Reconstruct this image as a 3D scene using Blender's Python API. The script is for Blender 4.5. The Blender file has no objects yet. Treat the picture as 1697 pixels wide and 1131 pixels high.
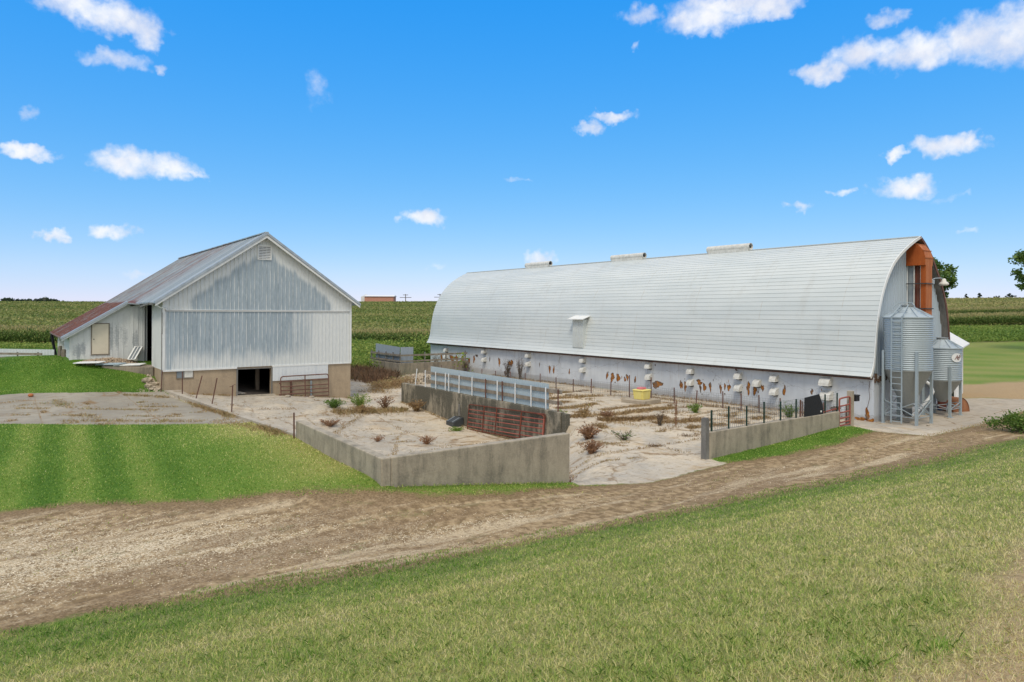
import bpy, math, random
import numpy as np
SC = bpy.context.scene
COL = SC.collection
RNG = np.random.default_rng(7)
random.seed(7)

# ------------------------------------------------------------------ camera, sky, sun, exposure
YAW = math.radians(36.6); RHO = math.radians(0.29)
cam = bpy.data.cameras.new("camera"); camo = bpy.data.objects.new("camera", cam); COL.objects.link(camo)
SC.camera = camo
cam.sensor_width = 36.0; cam.lens = 36.0 * 1131 / 1697
cam.shift_y = -47.3 / 1697; cam.clip_start = 0.1; cam.clip_end = 5000
camo.location = (0, 0, 5.4)
from mathutils import Matrix, Vector
_F = Vector((math.sin(YAW), math.cos(YAW), 0)); _R = Vector((math.cos(YAW), -math.sin(YAW), 0)); _Z = Vector((0, 0, 1))
_u = _Z * math.cos(RHO) - _R * math.sin(RHO); _r = _R * math.cos(RHO) + _Z * math.sin(RHO)
camo.rotation_euler = Matrix((_r, _u, -_F)).transposed().to_euler()

SUN_EL = math.radians(56); SUN_AZ = math.atan2(-0.62, -0.50)      # azimuth measured from +Y towards +X
sun = bpy.data.lights.new("sun", 'SUN'); suno = bpy.data.objects.new("sun", sun); COL.objects.link(suno)
sun.energy = 1.5; sun.angle = math.radians(16); sun.color = (1.0, 0.91, 0.78)
_sd = Vector((math.sin(SUN_AZ) * math.cos(SUN_EL), math.cos(SUN_AZ) * math.cos(SUN_EL), math.sin(SUN_EL)))
suno.rotation_euler = _sd.to_track_quat('Z', 'Y').to_euler(); suno.location = (0, 0, 60)

SC.view_settings.view_transform = 'Standard'; SC.view_settings.look = 'None'
SC.view_settings.exposure = 0.35; SC.view_settings.gamma = 1.0; SC.view_settings.use_curve_mapping = False

# ------------------------------------------------------------------ shader helper
class Sh:
    def __init__(s, name=None, rough=.85, metal=0.0, spec=.25, tree=None):
        if tree is None:
            s.m = bpy.data.materials.new(name); s.m.use_nodes = True; s.t = s.m.node_tree
            s.b = s.t.nodes['Principled BSDF']
            s.b.inputs['Roughness'].default_value = rough; s.b.inputs['Metallic'].default_value = metal
            s.b.inputs['Specular IOR Level'].default_value = spec
        else: s.t = tree
    def new(s, ty, **kw):
        n = s.t.nodes.new(ty)
        for k, v in kw.items(): setattr(n, k, v)
        return n
    def put(s, sock, v):
        if isinstance(v, bpy.types.NodeSocket): s.t.links.new(v, sock)
        elif isinstance(v, (tuple, list)):
            d = len(sock.default_value)
            sock.default_value = tuple(v[:d]) + ((1.0,) if len(v) < d else ())
        else: sock.default_value = v
    def math(s, op, a, b=0.0, c=0.0):
        n = s.new('ShaderNodeMath', operation=op)
        s.put(n.inputs[0], a); s.put(n.inputs[1], b); s.put(n.inputs[2], c)
        return n.outputs[0]
    def clamp(s, a):
        n = s.new('ShaderNodeClamp'); s.put(n.inputs[0], a); return n.outputs[0]
    def vmul(s, v, k):
        n = s.new('ShaderNodeVectorMath', operation='MULTIPLY'); s.put(n.inputs[0], v); s.put(n.inputs[1], k); return n.outputs[0]
    def vadd(s, v, k):
        n = s.new('ShaderNodeVectorMath', operation='ADD'); s.put(n.inputs[0], v); s.put(n.inputs[1], k); return n.outputs[0]
    def coord(s): return s.new('ShaderNodeTexCoord').outputs['Object']
    def sep(s, v):
        n = s.new('ShaderNodeSeparateXYZ'); s.put(n.inputs[0], v); return n.outputs
    def attr(s, name): return s.new('ShaderNodeAttribute', attribute_name=name).outputs['Fac']
    def noise(s, v, scale=1.0, detail=4.0, rough=.55, dist=0.0, col=False):
        n = s.new('ShaderNodeTexNoise'); s.put(n.inputs['Vector'], v); n.inputs['Scale'].default_value = scale
        n.inputs['Detail'].default_value = detail; n.inputs['Roughness'].default_value = rough; n.inputs['Distortion'].default_value = dist
        return n.outputs[1 if col else 0]
    def voro(s, v, scale=1.0, feature='F1', out='Distance', rnd=1.0):
        n = s.new('ShaderNodeTexVoronoi', feature=feature); s.put(n.inputs['Vector'], v); n.inputs['Scale'].default_value = scale
        n.inputs['Randomness'].default_value = rnd
        return n.outputs[out]
    def smooth(s, x, a, b, lo=0.0, hi=1.0):
        n = s.new('ShaderNodeMapRange', interpolation_type='SMOOTHSTEP')
        s.put(n.inputs[0], x); s.put(n.inputs[1], a); s.put(n.inputs[2], b); s.put(n.inputs[3], lo); s.put(n.inputs[4], hi)
        return n.outputs[0]
    def lin(s, x, a, b, lo=0.0, hi=1.0):
        n = s.new('ShaderNodeMapRange'); s.put(n.inputs[0], x); s.put(n.inputs[1], a); s.put(n.inputs[2], b); s.put(n.inputs[3], lo); s.put(n.inputs[4], hi)
        return n.outputs[0]
    def mix(s, f, a, b, mode='MIX'):
        n = s.new('ShaderNodeMix', data_type='RGBA', blend_type=mode)
        s.put(n.inputs[0], f); s.put(n.inputs[6], a); s.put(n.inputs[7], b); return n.outputs[2]
    def ramp(s, f, stops):
        n = s.new('ShaderNodeValToRGB'); s.put(n.inputs[0], f); cr = n.color_ramp
        while len(cr.elements) < len(stops): cr.elements.new(.5)
        for e, (p, c) in zip(cr.elements, stops): e.position = p; e.color = tuple(c) + (1,)
        return n.outputs[0]
    def color(s, c): s.put(s.b.inputs['Base Color'], c)
    def bump(s, h, strength=.5, dist=.02):
        n = s.new('ShaderNodeBump'); s.put(n.inputs['Height'], h); n.inputs['Strength'].default_value = strength
        n.inputs['Distance'].default_value = dist; s.t.links.new(n.outputs[0], s.b.inputs['Normal'])

# ------------------------------------------------------------------ world: Nishita sky with broken small cumulus
W = bpy.data.worlds.new("World"); SC.world = W; W.use_nodes = True
w = Sh(tree=W.node_tree); bg = W.node_tree.nodes['Background']
sky = w.new('ShaderNodeTexSky', sky_type='NISHITA', sun_disc=False)
sky.sun_elevation = SUN_EL; sky.sun_rotation = SUN_AZ; sky.altitude = 300; sky.air_density = 1.0; sky.dust_density = 0.0; sky.ozone_density = 3.0
hs = w.new('ShaderNodeHueSaturation'); hs.inputs['Saturation'].default_value = 1.32; hs.inputs['Value'].default_value = 1.0
w.put(hs.inputs['Color'], sky.outputs[0])
sc_ = w.new('ShaderNodeSeparateColor'); w.put(sc_.inputs[0], hs.outputs[0]); cb = w.new('ShaderNodeCombineColor')
for i, (k, g, off) in enumerate(((.72, .72, .05), (.735, .50, .0), (1.0, .14, .0))):          # clear late-summer air: an even, deep azure
    w.put(cb.inputs[i], w.math('MAXIMUM', w.math('MULTIPLY', w.math('SUBTRACT', w.math('MULTIPLY', w.math('POWER', w.math('MULTIPLY', sc_.outputs[i], .14), g), k), off), 1 / .14), .02))
skyc = cb.outputs[0]
gen = w.new('ShaderNodeTexCoord').outputs['Generated']
X_, Y_, Z_ = w.sep(gen)
az = w.math('ARCTAN2', X_, Y_); el = w.math('ARCSINE', Z_)
wn = w.new('ShaderNodeSeparateColor'); w.put(wn.inputs[0], w.noise(gen, 26, 3, .6, col=True))
wn2 = w.new('ShaderNodeSeparateColor'); w.put(wn2.inputs[0], w.noise(gen, 80, 3, .6, col=True))
az = w.math('ADD', az, w.math('ADD', w.math('MULTIPLY', w.math('SUBTRACT', wn.outputs[0], .5), .06), w.math('MULTIPLY', w.math('SUBTRACT', wn2.outputs[0], .5), .02)))
el = w.math('ADD', el, w.math('ADD', w.math('MULTIPLY', w.math('SUBTRACT', wn.outputs[1], .5), .032), w.math('MULTIPLY', w.math('SUBTRACT', wn2.outputs[1], .5), .014)))
CLOUDS = [(0.071,0.361,0.045,0.017,1),(0.107,0.355,0.047,0.021,1),(0.14,0.345,0.028,0.018,1),(0.113,0.309,0.031,0.01,.6),(0.156,0.304,0.008,0.007,.5),
(0.023,0.23,0.012,0.005,.35),(0.026,0.19,0.028,0.009,1),(0.127,0.187,0.043,0.018,1),(0.165,0.185,0.043,0.015,1),(0.199,0.181,0.018,0.006,.8),
(0.049,0.091,0.014,0.008,1),(0.105,0.099,0.028,0.01,1),(0.51,0.137,0.033,0.012,1),(0.47,0.132,0.008,0.004,.4),(0.677,0.08,0.026,0.011,.8),
(0.822,0.406,0.027,0.011,.6),(0.914,0.393,0.058,0.02,1),(0.997,0.4,0.053,0.015,1),(0.942,0.408,0.078,0.016,1),(0.744,0.262,0.024,0.01,.9),
(0.784,0.276,0.036,0.008,.9),(1.063,0.314,0.033,0.016,1),(1.112,0.326,0.048,0.021,1),(1.173,0.321,0.048,0.023,1),(1.236,0.324,0.047,0.03,1),
(1.277,0.32,0.033,0.035,1),(1.14,0.365,0.023,0.009,.6),(1.206,0.207,0.04,0.013,1),(1.232,0.21,0.017,0.011,1),(1.15,0.201,0.015,0.007,1),
(1.159,0.16,0.036,0.013,1),(1.09,0.159,0.016,0.005,.7),(1.033,0.144,0.014,0.006,.7),(0.355,0.305,0.013,0.017,.22),(0.652,0.191,0.021,0.003,.25),
(1.209,0.144,0.015,0.004,.25),(0.817,0.369,0.009,0.005,.4),(0.135,0.046,0.015,0.004,.3),(0.525,0.068,0.017,0.004,.25),(1.228,0.1,0.009,0.004,.3)]
R_ = random.Random(3)                                            # more of the same sky where the photograph does not look
for _ in range(26):
    a_ = R_.uniform(1.6, 6.1)
    CLOUDS.append((a_ if a_ < math.pi else a_ - 2 * math.pi, R_.uniform(.1, .9), R_.uniform(.03, .09), R_.uniform(.012, .03), 1))
cl = None
for (a, e, rx, ry, k) in CLOUDS:
    dx = w.math('DIVIDE', w.math('SUBTRACT', az, a), rx * 1.08); dy = w.math('DIVIDE', w.math('SUBTRACT', el, e), ry * 1.1)
    v = w.math('MULTIPLY', w.math('SUBTRACT', 1.0, w.math('ADD', w.math('MULTIPLY', dx, dx), w.math('MULTIPLY', dy, dy))), k)
    cl = v if cl is None else w.math('SMOOTH_MAX', cl, v, .1)
fine = w.noise(gen, 46, 7, .58)
dens = w.smooth(w.math('ADD', cl, w.math('MULTIPLY', w.math('SUBTRACT', fine, .5), 1.35)), -.2, 1.25)
CLOUD_V = 7.0; FILL_DECK_V = 7.0
cc = w.mix(w.smooth(w.noise(gen, 22, 5, .55), .35, .65), (CLOUD_V * .82, CLOUD_V * .85, CLOUD_V * .95), (CLOUD_V*1.05, CLOUD_V*1.05, CLOUD_V*1.06))
skyfin = w.mix(w.math('MULTIPLY', dens, .96), skyc, cc)
# added cloud deck overhead and behind, out of view, for soft white fill light
facing = w.math('ADD', w.math('MULTIPLY', X_, math.sin(YAW)), w.math('MULTIPLY', Y_, math.cos(YAW)))
fill_deck = w.math('MAXIMUM', w.smooth(Z_, .52, .72), w.math('MULTIPLY', w.smooth(facing, -.05, -.45), w.smooth(Z_, .0, .2)))
fill_deck = w.math('MULTIPLY', fill_deck, w.smooth(w.noise(gen, 2.4, 6, .6), .30, .52))
skyfin = w.mix(fill_deck, skyfin, (FILL_DECK_V, FILL_DECK_V*.985, FILL_DECK_V*.96))
w.put(bg.inputs['Color'], skyfin); bg.inputs['Strength'].default_value = 0.11

# ------------------------------------------------------------------ mesh helper
def tagset(o, label=None, cat=None, group=None, kind=None):
    if label: o['label'] = label
    if cat: o['category'] = cat
    if group: o['group'] = group
    if kind: o['kind'] = kind
    return o
class MB:
    def __init__(s): s.v = []; s.f = []; s.mi = []; s.cur = 0; s.attr = {}
    def add(s, vs, fs):
        b = len(s.v); s.v.extend([tuple(p) for p in vs])
        for f in fs: s.f.append(tuple(b + i for i in f)); s.mi.append(s.cur)
        return s
    def box(s, a, b):
        x0, y0, z0 = [min(p, q) for p, q in zip(a, b)]; x1, y1, z1 = [max(p, q) for p, q in zip(a, b)]
        return s.add([(x0,y0,z0),(x1,y0,z0),(x1,y1,z0),(x0,y1,z0),(x0,y0,z1),(x1,y0,z1),(x1,y1,z1),(x0,y1,z1)],
                     [(0,3,2,1),(4,5,6,7),(0,1,5,4),(1,2,6,5),(2,3,7,6),(3,0,4,7)])
    def obox(s, c, hx, hy, h, rz):                                # box on base centre c, rotated about z
        cs, sn = math.cos(rz), math.sin(rz); P = []
        for z in (0, h):
            for (u, v) in ((-hx,-hy),(hx,-hy),(hx,hy),(-hx,hy)):
                P.append((c[0]+u*cs-v*sn, c[1]+u*sn+v*cs, c[2]+z))
        return s.add(P, [(0,3,2,1),(4,5,6,7),(0,1,5,4),(1,2,6,5),(2,3,7,6),(3,0,4,7)])
    def prism(s, poly, d):                                        # planar polygon of 3D points pushed along vector d
        n = len(poly); d = Vector(d); A = [Vector(p) for p in poly]; B = [p + d for p in A]
        return s.add(A + B, [tuple(range(n))[::-1], tuple(range(n, 2*n))] + [(i, (i+1) % n, n+(i+1) % n, n+i) for i in range(n)])
    def tube(s, pts, r, n=6, cap=True):
        pts = [Vector(p) for p in pts]; rs = r if isinstance(r, (list, tuple)) else [r]*len(pts); V = []; Fs = []
        up = None
        for i, p in enumerate(pts):
            t = (pts[min(i+1, len(pts)-1)] - pts[max(i-1, 0)]).normalized()
            if up is None: up = t.orthogonal().normalized()
            else:
                up = (up - t * up.dot(t)); up = up.normalized() if up.length > 1e-5 else t.orthogonal().normalized()
            q = t.cross(up)
            for k in range(n):
                a = 2*math.pi*k/n; V.append(p + (up*math.cos(a) + q*math.sin(a))*rs[i])
        for i in range(len(pts)-1):
            for k in range(n):
                Fs.append((i*n+k, i*n+(k+1) % n, (i+1)*n+(k+1) % n, (i+1)*n+k))
        if cap: Fs += [tuple(range(n))[::-1], tuple((len(pts)-1)*n+k for k in range(n))]
        return s.add(V, Fs)
    def bar(s, p0, p1, w, h=None):                                # square bar
        p0, p1 = Vector(p0), Vector(p1); h = h or w; t = (p1-p0).normalized()
        a = t.cross(Vector((0,0,1))) if abs(t.z) < .95 else Vector((1,0,0)).cross(t).cross(t).normalized()*1.0
        a = a.normalized(); b = a.cross(t).normalized(); P = []
        for p in (p0, p1):
            for (u, v) in ((-w/2,-h/2),(w/2,-h/2),(w/2,h/2),(-w/2,h/2)): P.append(p + a*u + b*v)
        return s.add(P, [(0,3,2,1),(4,5,6,7),(0,1,5,4),(1,2,6,5),(2,3,7,6),(3,0,4,7)])
    def lathe(s, prof, c, n=48, cap0=False, cap1=False):
        V = []; Fs = []
        for (r, z) in prof:
            for k in range(n):
                a = 2*math.pi*k/n; V.append((c[0]+r*math.cos(a), c[1]+r*math.sin(a), c[2]+z))
        for i in range(len(prof)-1):
            for k in range(n): Fs.append((i*n+k, i*n+(k+1) % n, (i+1)*n+(k+1) % n, (i+1)*n+k))
        if cap0: Fs.append(tuple(range(n))[::-1])
        if cap1: Fs.append(tuple((len(prof)-1)*n+k for k in range(n)))
        return s.add(V, Fs)
    def build(s, name, mat, parent=None, smooth=False, bevel=0, origin=None):
        me = bpy.data.meshes.new(name)
        off = Vector((0,0,0))
        if parent is not None:
            p = parent
            while p is not None: off += Vector(p.location); p = p.parent
        elif origin is not None: off = Vector(origin)
        me.from_pydata([tuple(Vector(p) - off) for p in s.v], [], s.f)
        mats = mat if isinstance(mat, (list, tuple)) else [mat]
        for m in mats: me.materials.append(m)
        if len(mats) > 1: me.polygons.foreach_set('material_index', s.mi)
        if smooth: me.polygons.foreach_set('use_smooth', [True]*len(me.polygons))
        me.update()
        o = bpy.data.objects.new(name, me); COL.objects.link(o)
        if parent is not None: o.parent = parent
        elif origin is not None: o.location = off
        if bevel:
            b = o.modifiers.new('bevel', 'BEVEL'); b.width = bevel; b.segments = 2; b.limit_method = 'ANGLE'
        if smooth == 'auto':
            pass
        return o
def thing(name, label, cat, loc=(0,0,0), group=None):
    o = bpy.data.objects.new(name, None); COL.objects.link(o); o.location = loc; o.empty_display_size = .3
    return tagset(o, label, cat, group)
def npmesh(name, V, F, mat, attrs=None, smooth=False):            # V (n,3); F (m,k) one polygon size
    me = bpy.data.meshes.new(name); V = np.asarray(V, np.float32); F = np.asarray(F, np.int32); m, k = F.shape
    me.vertices.add(len(V)); me.vertices.foreach_set('co', V.ravel())
    me.loops.add(m*k); me.loops.foreach_set('vertex_index', F.ravel())
    me.polygons.add(m); me.polygons.foreach_set('loop_start', np.arange(0, m*k, k, dtype=np.int32))
    if smooth: me.polygons.foreach_set('use_smooth', np.ones(m, bool))
    me.update(calc_edges=True)
    for a, arr in (attrs or {}).items():
        me.attributes.new(a, 'FLOAT', 'POINT').data.foreach_set('value', np.asarray(arr, np.float32))
    me.materials.append(mat)
    return me
def link(name, me, parent=None, loc=None):
    o = bpy.data.objects.new(name, me); COL.objects.link(o)
    if parent: o.parent = parent
    if loc is not None: o.location = loc
    return o
def copy_thing(root, loc, label, rz=0.0, scale=None):
    r = root.copy(); COL.objects.link(r); r.location = loc; r.rotation_euler = (0, 0, rz); r['label'] = label
    if scale: r.scale = scale
    for ch in list(root.children):
        c = ch.copy(); COL.objects.link(c); c.parent = r
        for g in list(ch.children):
            d = g.copy(); COL.objects.link(d); d.parent = c
    return r
# ------------------------------------------------------------------ materials
def flat(name, c, rough=.8, metal=0.0, var=.12, scale=3.0, spec=.25):
    s = Sh(name, rough, metal, spec); o = s.coord()
    n = s.noise(o, scale, 5, .6)
    s.color(s.mix(s.smooth(n, .3, .7), tuple(x*(1-var) for x in c), tuple(min(1, x*(1+var)) for x in c)))
    return s.m
def m_concrete(name, base, dark, streak=.6, algae=.0, moss=None):
    s = Sh(name, .92); o = s.coord()
    big = s.noise(o, .9, 5, .6); st = s.noise(s.vadd(s.vmul(o, (2.0, 2.0, .30)), s.vmul(s.noise(o, 1.6, 3, .6, col=True), (.5, .5, .3))), 1.7, 6, .7); fine = s.noise(o, 22, 4, .65)
    f = s.math('ADD', s.math('MULTIPLY', s.smooth(st, .40, .72), streak*1.0), s.math('MULTIPLY', s.smooth(s.noise(o, 2.6, 5, .7), .42, .75), .42)); f = s.math('ADD', f, s.math('MULTIPLY', s.smooth(big, .45, .75), .25))
    if algae:
        f = s.math('ADD', f, s.math('MULTIPLY', s.smooth(s.math('ADD', s.noise(s.vmul(o, (.5, .5, .35)), 1.0, 4, .6), s.math('MULTIPLY', st, .5)), .58, .85), algae))
    c = s.mix(s.clamp(f), base, dark)
    c = s.mix(s.smooth(fine, .35, .75), c, tuple(x*1.18 for x in base), 'MIX') if False else s.mix(s.math('MULTIPLY', s.smooth(fine, .45, .8), .35), c, tuple(min(1, x*1.3) for x in base))
    pits = s.smooth(s.noise(o, 48, 2, .5), .64, .72)
    c = s.mix(s.math('MULTIPLY', pits, .55), c, tuple(x*.35 for x in base))
    s.color(c); s.bump(s.math('ADD', fine, s.math('MULTIPLY', big, .6)), .55, .02)
    return s.m
M = {}
M['wall_concrete'] = m_concrete('weathered_concrete', (.42, .365, .28), (.20, .18, .14), .6, .15)
M['algae_concrete'] = m_concrete('algae_concrete', (.34, .30, .23), (.095, .09, .07), .6, .9)
M['back_concrete'] = m_concrete('old_concrete', (.33, .28, .22), (.17, .15, .12), .6, .3)
M['tan_block'] = m_concrete('tan_parged_wall', (.44, .345, .235), (.30, .235, .165), .25, .35)
M['pad_concrete'] = m_concrete('pad_concrete', (.42, .36, .28), (.27, .23, .18), .2, .2)
M['kerb'] = m_concrete('kerb_concrete', (.46, .41, .33), (.28, .24, .19), .3, .2)

def barn_front():
    # painted steel: the paint has chalked away to bare blue-grey zinc in the middle of the upper and lower field
    s = Sh('chalked_white_siding', .55, 0, .35); o = s.coord(); x, y, z = s.sep(o)
    rib = s.noise(s.vmul(o, (4.4, 0, .12)), 1.0, 2, .5); fine = s.noise(s.vmul(o, (1, 1, .35)), 9, 5, .65); big = s.noise(s.vmul(o, (1, 1, .4)), 1.4, 4, .6)
    col_n = s.noise(s.vmul(o, (1, 0, .02)), 3.1, 3, .6)                    # one value per strip of sheet
    jit = s.math('ADD', s.math('MULTIPLY', s.math('SUBTRACT', big, .5), 1.1), s.math('MULTIPLY', s.math('SUBTRACT', col_n, .5), 2.0))
    dx = s.math('ABSOLUTE', s.math('SUBTRACT', x, 5.5))
    rake = s.math('SUBTRACT', 9.95, s.math('MULTIPLY', dx, .70))
    t = s.math('SUBTRACT', rake, z)
    top = s.math('MULTIPLY', s.smooth(s.math('ADD', t, s.math('MULTIPLY', jit, .5)), .72, 1.15), s.smooth(s.math('ADD', dx, s.math('MULTIPLY', jit, .6)), 4.25, 3.7))
    top = s.math('MULTIPLY', top, s.math('GREATER_THAN', z, 5.44))
    lo = s.smooth(s.math('ADD', x, s.math('MULTIPLY', jit, 2.0)), 9.2, 6.6)
    lo = s.math('MULTIPLY', lo, s.smooth(s.math('ADD', z, s.math('MULTIPLY', jit, .75)), 2.3, 3.3, .12, 1.0))
    lo = s.math('MULTIPLY', lo, s.smooth(x, .12, .2))
    lo = s.math('MAXIMUM', lo, s.math('MULTIPLY', s.math('MULTIPLY', s.smooth(x, .17, .2), s.smooth(x, .44, .42)), .95))
    lo = s.math('MULTIPLY', lo, s.math('LESS_THAN', z, 5.36))
    f = s.clamp(s.math('ADD', top, lo))
    f = s.math('MULTIPLY', f, s.smooth(s.math('ADD', fine, s.math('MULTIPLY', f, .5)), .3, .7, .6, 1.0))
    grey = s.mix(s.smooth(rib, .3, .7), (.285, .345, .385), (.35, .415, .455))
    grey = s.mix(s.math('MULTIPLY', s.smooth(fine, .42, .75), .5), grey, (.46, .53, .58))
    ribl = s.math('ABSOLUTE', s.math('SUBTRACT', s.math('FRACT', s.math('DIVIDE', s.math('SUBTRACT', x, .11), .229)), .0)); ribl = s.math('MINIMUM', ribl, s.math('SUBTRACT', 1.0, ribl))
    f = s.math('MULTIPLY', f, s.math('SUBTRACT', 1.0, s.math('MULTIPLY', s.smooth(ribl, .13, .03), s.smooth(s.noise(s.vmul(o, (2.2, 0, .5)), 2.0, 4, .6), .38, .62))))
    white = s.mix(s.smooth(fine, .3, .8), (.62, .645, .635), (.71, .73, .715))
    s.color(s.mix(f, white, grey)); s.bump(fine, .12, .01)
    return s.m
M['barn_front'] = barn_front()
def white_metal(name, base=(.69, .71, .70), dirt=(.30, .33, .35), amount=.4, spots=()):
    s = Sh(name, .6, 0, .3); o = s.coord()
    st = s.noise(s.vmul(o, (3.5, 3.5, .18)), 1.3, 4, .6); big = s.noise(s.vmul(o, (.7, .7, .5)), 1, 4, .6); fine = s.noise(o, 14, 4, .6)
    f = s.math('MULTIPLY', s.math('MULTIPLY', s.smooth(st, .42, .7), s.smooth(big, .4, .7)), amount)
    if spots:
        x, y, z = s.sep(o)
        for (cx, cz, rx, rz) in spots:
            dx = s.math('DIVIDE', s.math('SUBTRACT', x, cx), rx); dz = s.math('DIVIDE', s.math('SUBTRACT', z, cz), rz)
            d = s.math('ADD', s.math('MULTIPLY', dx, dx), s.math('MULTIPLY', dz, dz))
            d = s.math('ADD', d, s.math('ADD', s.math('MULTIPLY', s.math('SUBTRACT', st, .5), 5.0), s.math('MULTIPLY', s.math('SUBTRACT', fine, .5), 2.2)))
            f = s.math('MAXIMUM', f, s.math('MULTIPLY', s.smooth(d, 1.15, -.35), .85))
    c = s.mix(s.clamp(f), s.mix(s.smooth(fine, .3, .75), tuple(x*.93 for x in base), base), dirt)
    s.color(c); return s.m
M['barn_side'] = white_metal('white_siding', amount=.35)
M['lean_front'] = white_metal('lean_to_siding', amount=.3, spots=((-1.6, 3.75, .55, .85), (-3.62, 3.0, .24, .45), (-3.25, 3.15, .14, .42), (-.55, 3.6, .2, .7)))
M['white_trim'] = flat('white_trim', (.72, .73, .71), .6, var=.05)
M['white_shed'] = white_metal('white_shed_metal', (.76, .77, .77), amount=.12)
def galv_roof():
    s = Sh('rusting_galvanised_roof', .5, .25, .4); o = s.coord(); x, y, z = s.sep(o)
    strip = s.noise(s.vmul(o, (.05, 1.3, .05)), 1.0, 2, .5); st = s.noise(s.vmul(o, (.35, 3.0, .35)), 1.6, 5, .65); fine = s.noise(o, 9, 5, .6)
    c = s.mix(s.smooth(strip, .35, .65), (.30, .345, .37), (.45, .49, .505)); c = s.mix(s.math('MULTIPLY', s.smooth(fine, .4, .8), .3), c, (.55, .58, .59))
    main = s.smooth(s.math('ADD', s.math('MULTIPLY', st, .8), s.math('MULTIPLY', strip, .7)), .78, 1.0)
    front = s.smooth(y, 3.0, 8.0)
    lean = s.math('MULTIPLY', s.smooth(x, -.15, -.5), s.smooth(y, 5.9, 6.9))
    f = s.math('ADD', s.math('MULTIPLY', s.math('MULTIPLY', s.smooth(s.math('ADD', s.math('MULTIPLY', st, .8), s.math('MULTIPLY', strip, .7)), .68, .92), front), .8), s.math('MULTIPLY', lean, s.smooth(s.math('ADD', st, s.math('MULTIPLY', fine, .4)), .42, .72)))
    rust = s.mix(s.smooth(fine, .3, .7), (.17, .085, .065), (.29, .15, .115))
    s.color(s.mix(s.clamp(f), c, rust)); s.bump(fine, .1, .01); return s.m
M['galv_roof'] = galv_roof()
M['galv_trim'] = flat('galvanised_trim', (.37, .42, .46), .45, .3)
def q_roof():
    s = Sh('white_lapped_steel_roof', .5, 0, .35); o = s.coord(); x, y, z = s.sep(o)
    n = s.noise(s.vmul(o, (1, .15, 1)), 1.1, 4, .6); fine = s.noise(o, 6, 5, .65)
    c = s.mix(s.smooth(n, .3, .7), (.53, .57, .565), (.60, .63, .615))
    c = s.mix(s.math('MULTIPLY', s.smooth(fine, .5, .85), .3), c, (.46, .475, .455)); c = s.mix(s.math('MULTIPLY', s.smooth(s.noise(s.vmul(o, (.3, .9, .3)), 1.2, 5, .7), .52, .72), .35), c, (.46, .46, .42))
    seam = s.math('ABSOLUTE', s.math('SUBTRACT', s.math('FRACT', s.math('DIVIDE', s.math('ADD', y, .5), 4.8)), .5))
    seam = s.math('MULTIPLY', s.smooth(seam, .006, .001), s.smooth(s.noise(o, 1.3, 3), .42, .6))
    s.color(s.mix(s.math('MULTIPLY', seam, .55), c, (.42, .36, .26))); return s.m
M['q_roof'] = q_roof()
def q_wall():
    s = Sh('painted_concrete_wall', .8, 0, .25); o = s.coord(); x, y, z = s.sep(o)
    st = s.noise(s.vmul(o, (2.2, 2.2, .25)), 1.2, 5, .6); big = s.noise(o, .55, 4, .6); fine = s.noise(o, 11, 5, .65)
    c = s.mix(s.smooth(big, .3, .7), (.49, .525, .565), (.59, .62, .65))
    c = s.mix(s.math('MULTIPLY', s.smooth(st, .45, .75), .4), c, (.40, .42, .45))
    c = s.mix(s.math('MULTIPLY', s.smooth(s.math('ADD', fine, s.smooth(z, .5, .0)), .62, 1.2), .45), c, (.27, .24, .21))
    c = s.mix(s.math('MULTIPLY', s.math('MULTIPLY', s.smooth(s.noise(s.vmul(o, (1.2, 1.2, .5)), 2.3, 5, .7), .56, .68), s.smooth(z, 1.5, 2.2)), .5), c, (.25, .24, .23))
    drip = s.math('MULTIPLY', s.smooth(s.noise(s.vmul(o, (1, 5.5, .30)), 1.0, 5, .65), .57, .70), s.smooth(s.noise(s.vadd(o, (9, 4, 0)), .5, 3, .6), .38, .6)); c = s.mix(s.math('MULTIPLY', drip, .55), c, s.mix(fine, (.22, .17, .13), (.34, .25, .17)))
    crack = s.voro(s.vadd(s.vmul(o, (1, .35, .8)), s.vmul(s.noise(o, 2, 3, col=True), (.5, .5, .5))), .55, 'DISTANCE_TO_EDGE')
    c = s.mix(s.math('MULTIPLY', s.smooth(crack, .006, .001), .5), c, (.2, .19, .18))
    s.color(c); s.bump(s.math('ADD', fine, st), .35, .02); return s.m
M['q_wall'] = q_wall()
def spall():
    s = Sh('spalled_rusty_concrete', .95); o = s.coord(); n = s.noise(o, 7, 5, .65); n2 = s.noise(o, 2.2, 3, .6)
    c = s.mix(s.smooth(n, .35, .65), (.16, .06, .018), (.44, .18, .035)); c = s.mix(s.smooth(n2, .5, .66), c, (.16, .115, .085))
    s.color(c); s.bump(n, .6, .03); return s.m
M['spall'] = spall()
M['spall_rim'] = flat('dark_spalled_rim', (.10, .065, .045), .95, var=.4, scale=9)
def galv(name, a, b, metal=.55, rough=.42, streak=(2.0, 2.0, .2)):
    s = Sh(name, rough, metal, .5); o = s.coord(); n = s.noise(s.vmul(o, streak), 2.2, 4, .6); f = s.noise(o, 12, 4, .6)
    s.color(s.mix(s.math('MULTIPLY', s.math('ADD', n, f), .5), a, b)); s.bump(f, .05, .005); return s.m
M['galv'] = galv('galvanised_steel', (.30, .36, .395), (.47, .535, .57), .12, .48)
M['hopper'] = galv('dull_hopper_steel', (.24, .255, .25), (.38, .40, .39), .35, .55)
M['leg'] = galv('galvanised_leg', (.30, .37, .40), (.44, .50, .53), .3, .5)
M['gable_sheet'] = galv('blue_grey_gable_sheet', (.36, .435, .49), (.51, .585, .64), .15, .5, (2.4, 2.4, .12))
M['sheet'] = galv('pale_corrugated_sheet', (.30, .385, .44), (.48, .565, .61), .1, .55, (1.5, 2.2, .3))
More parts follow.
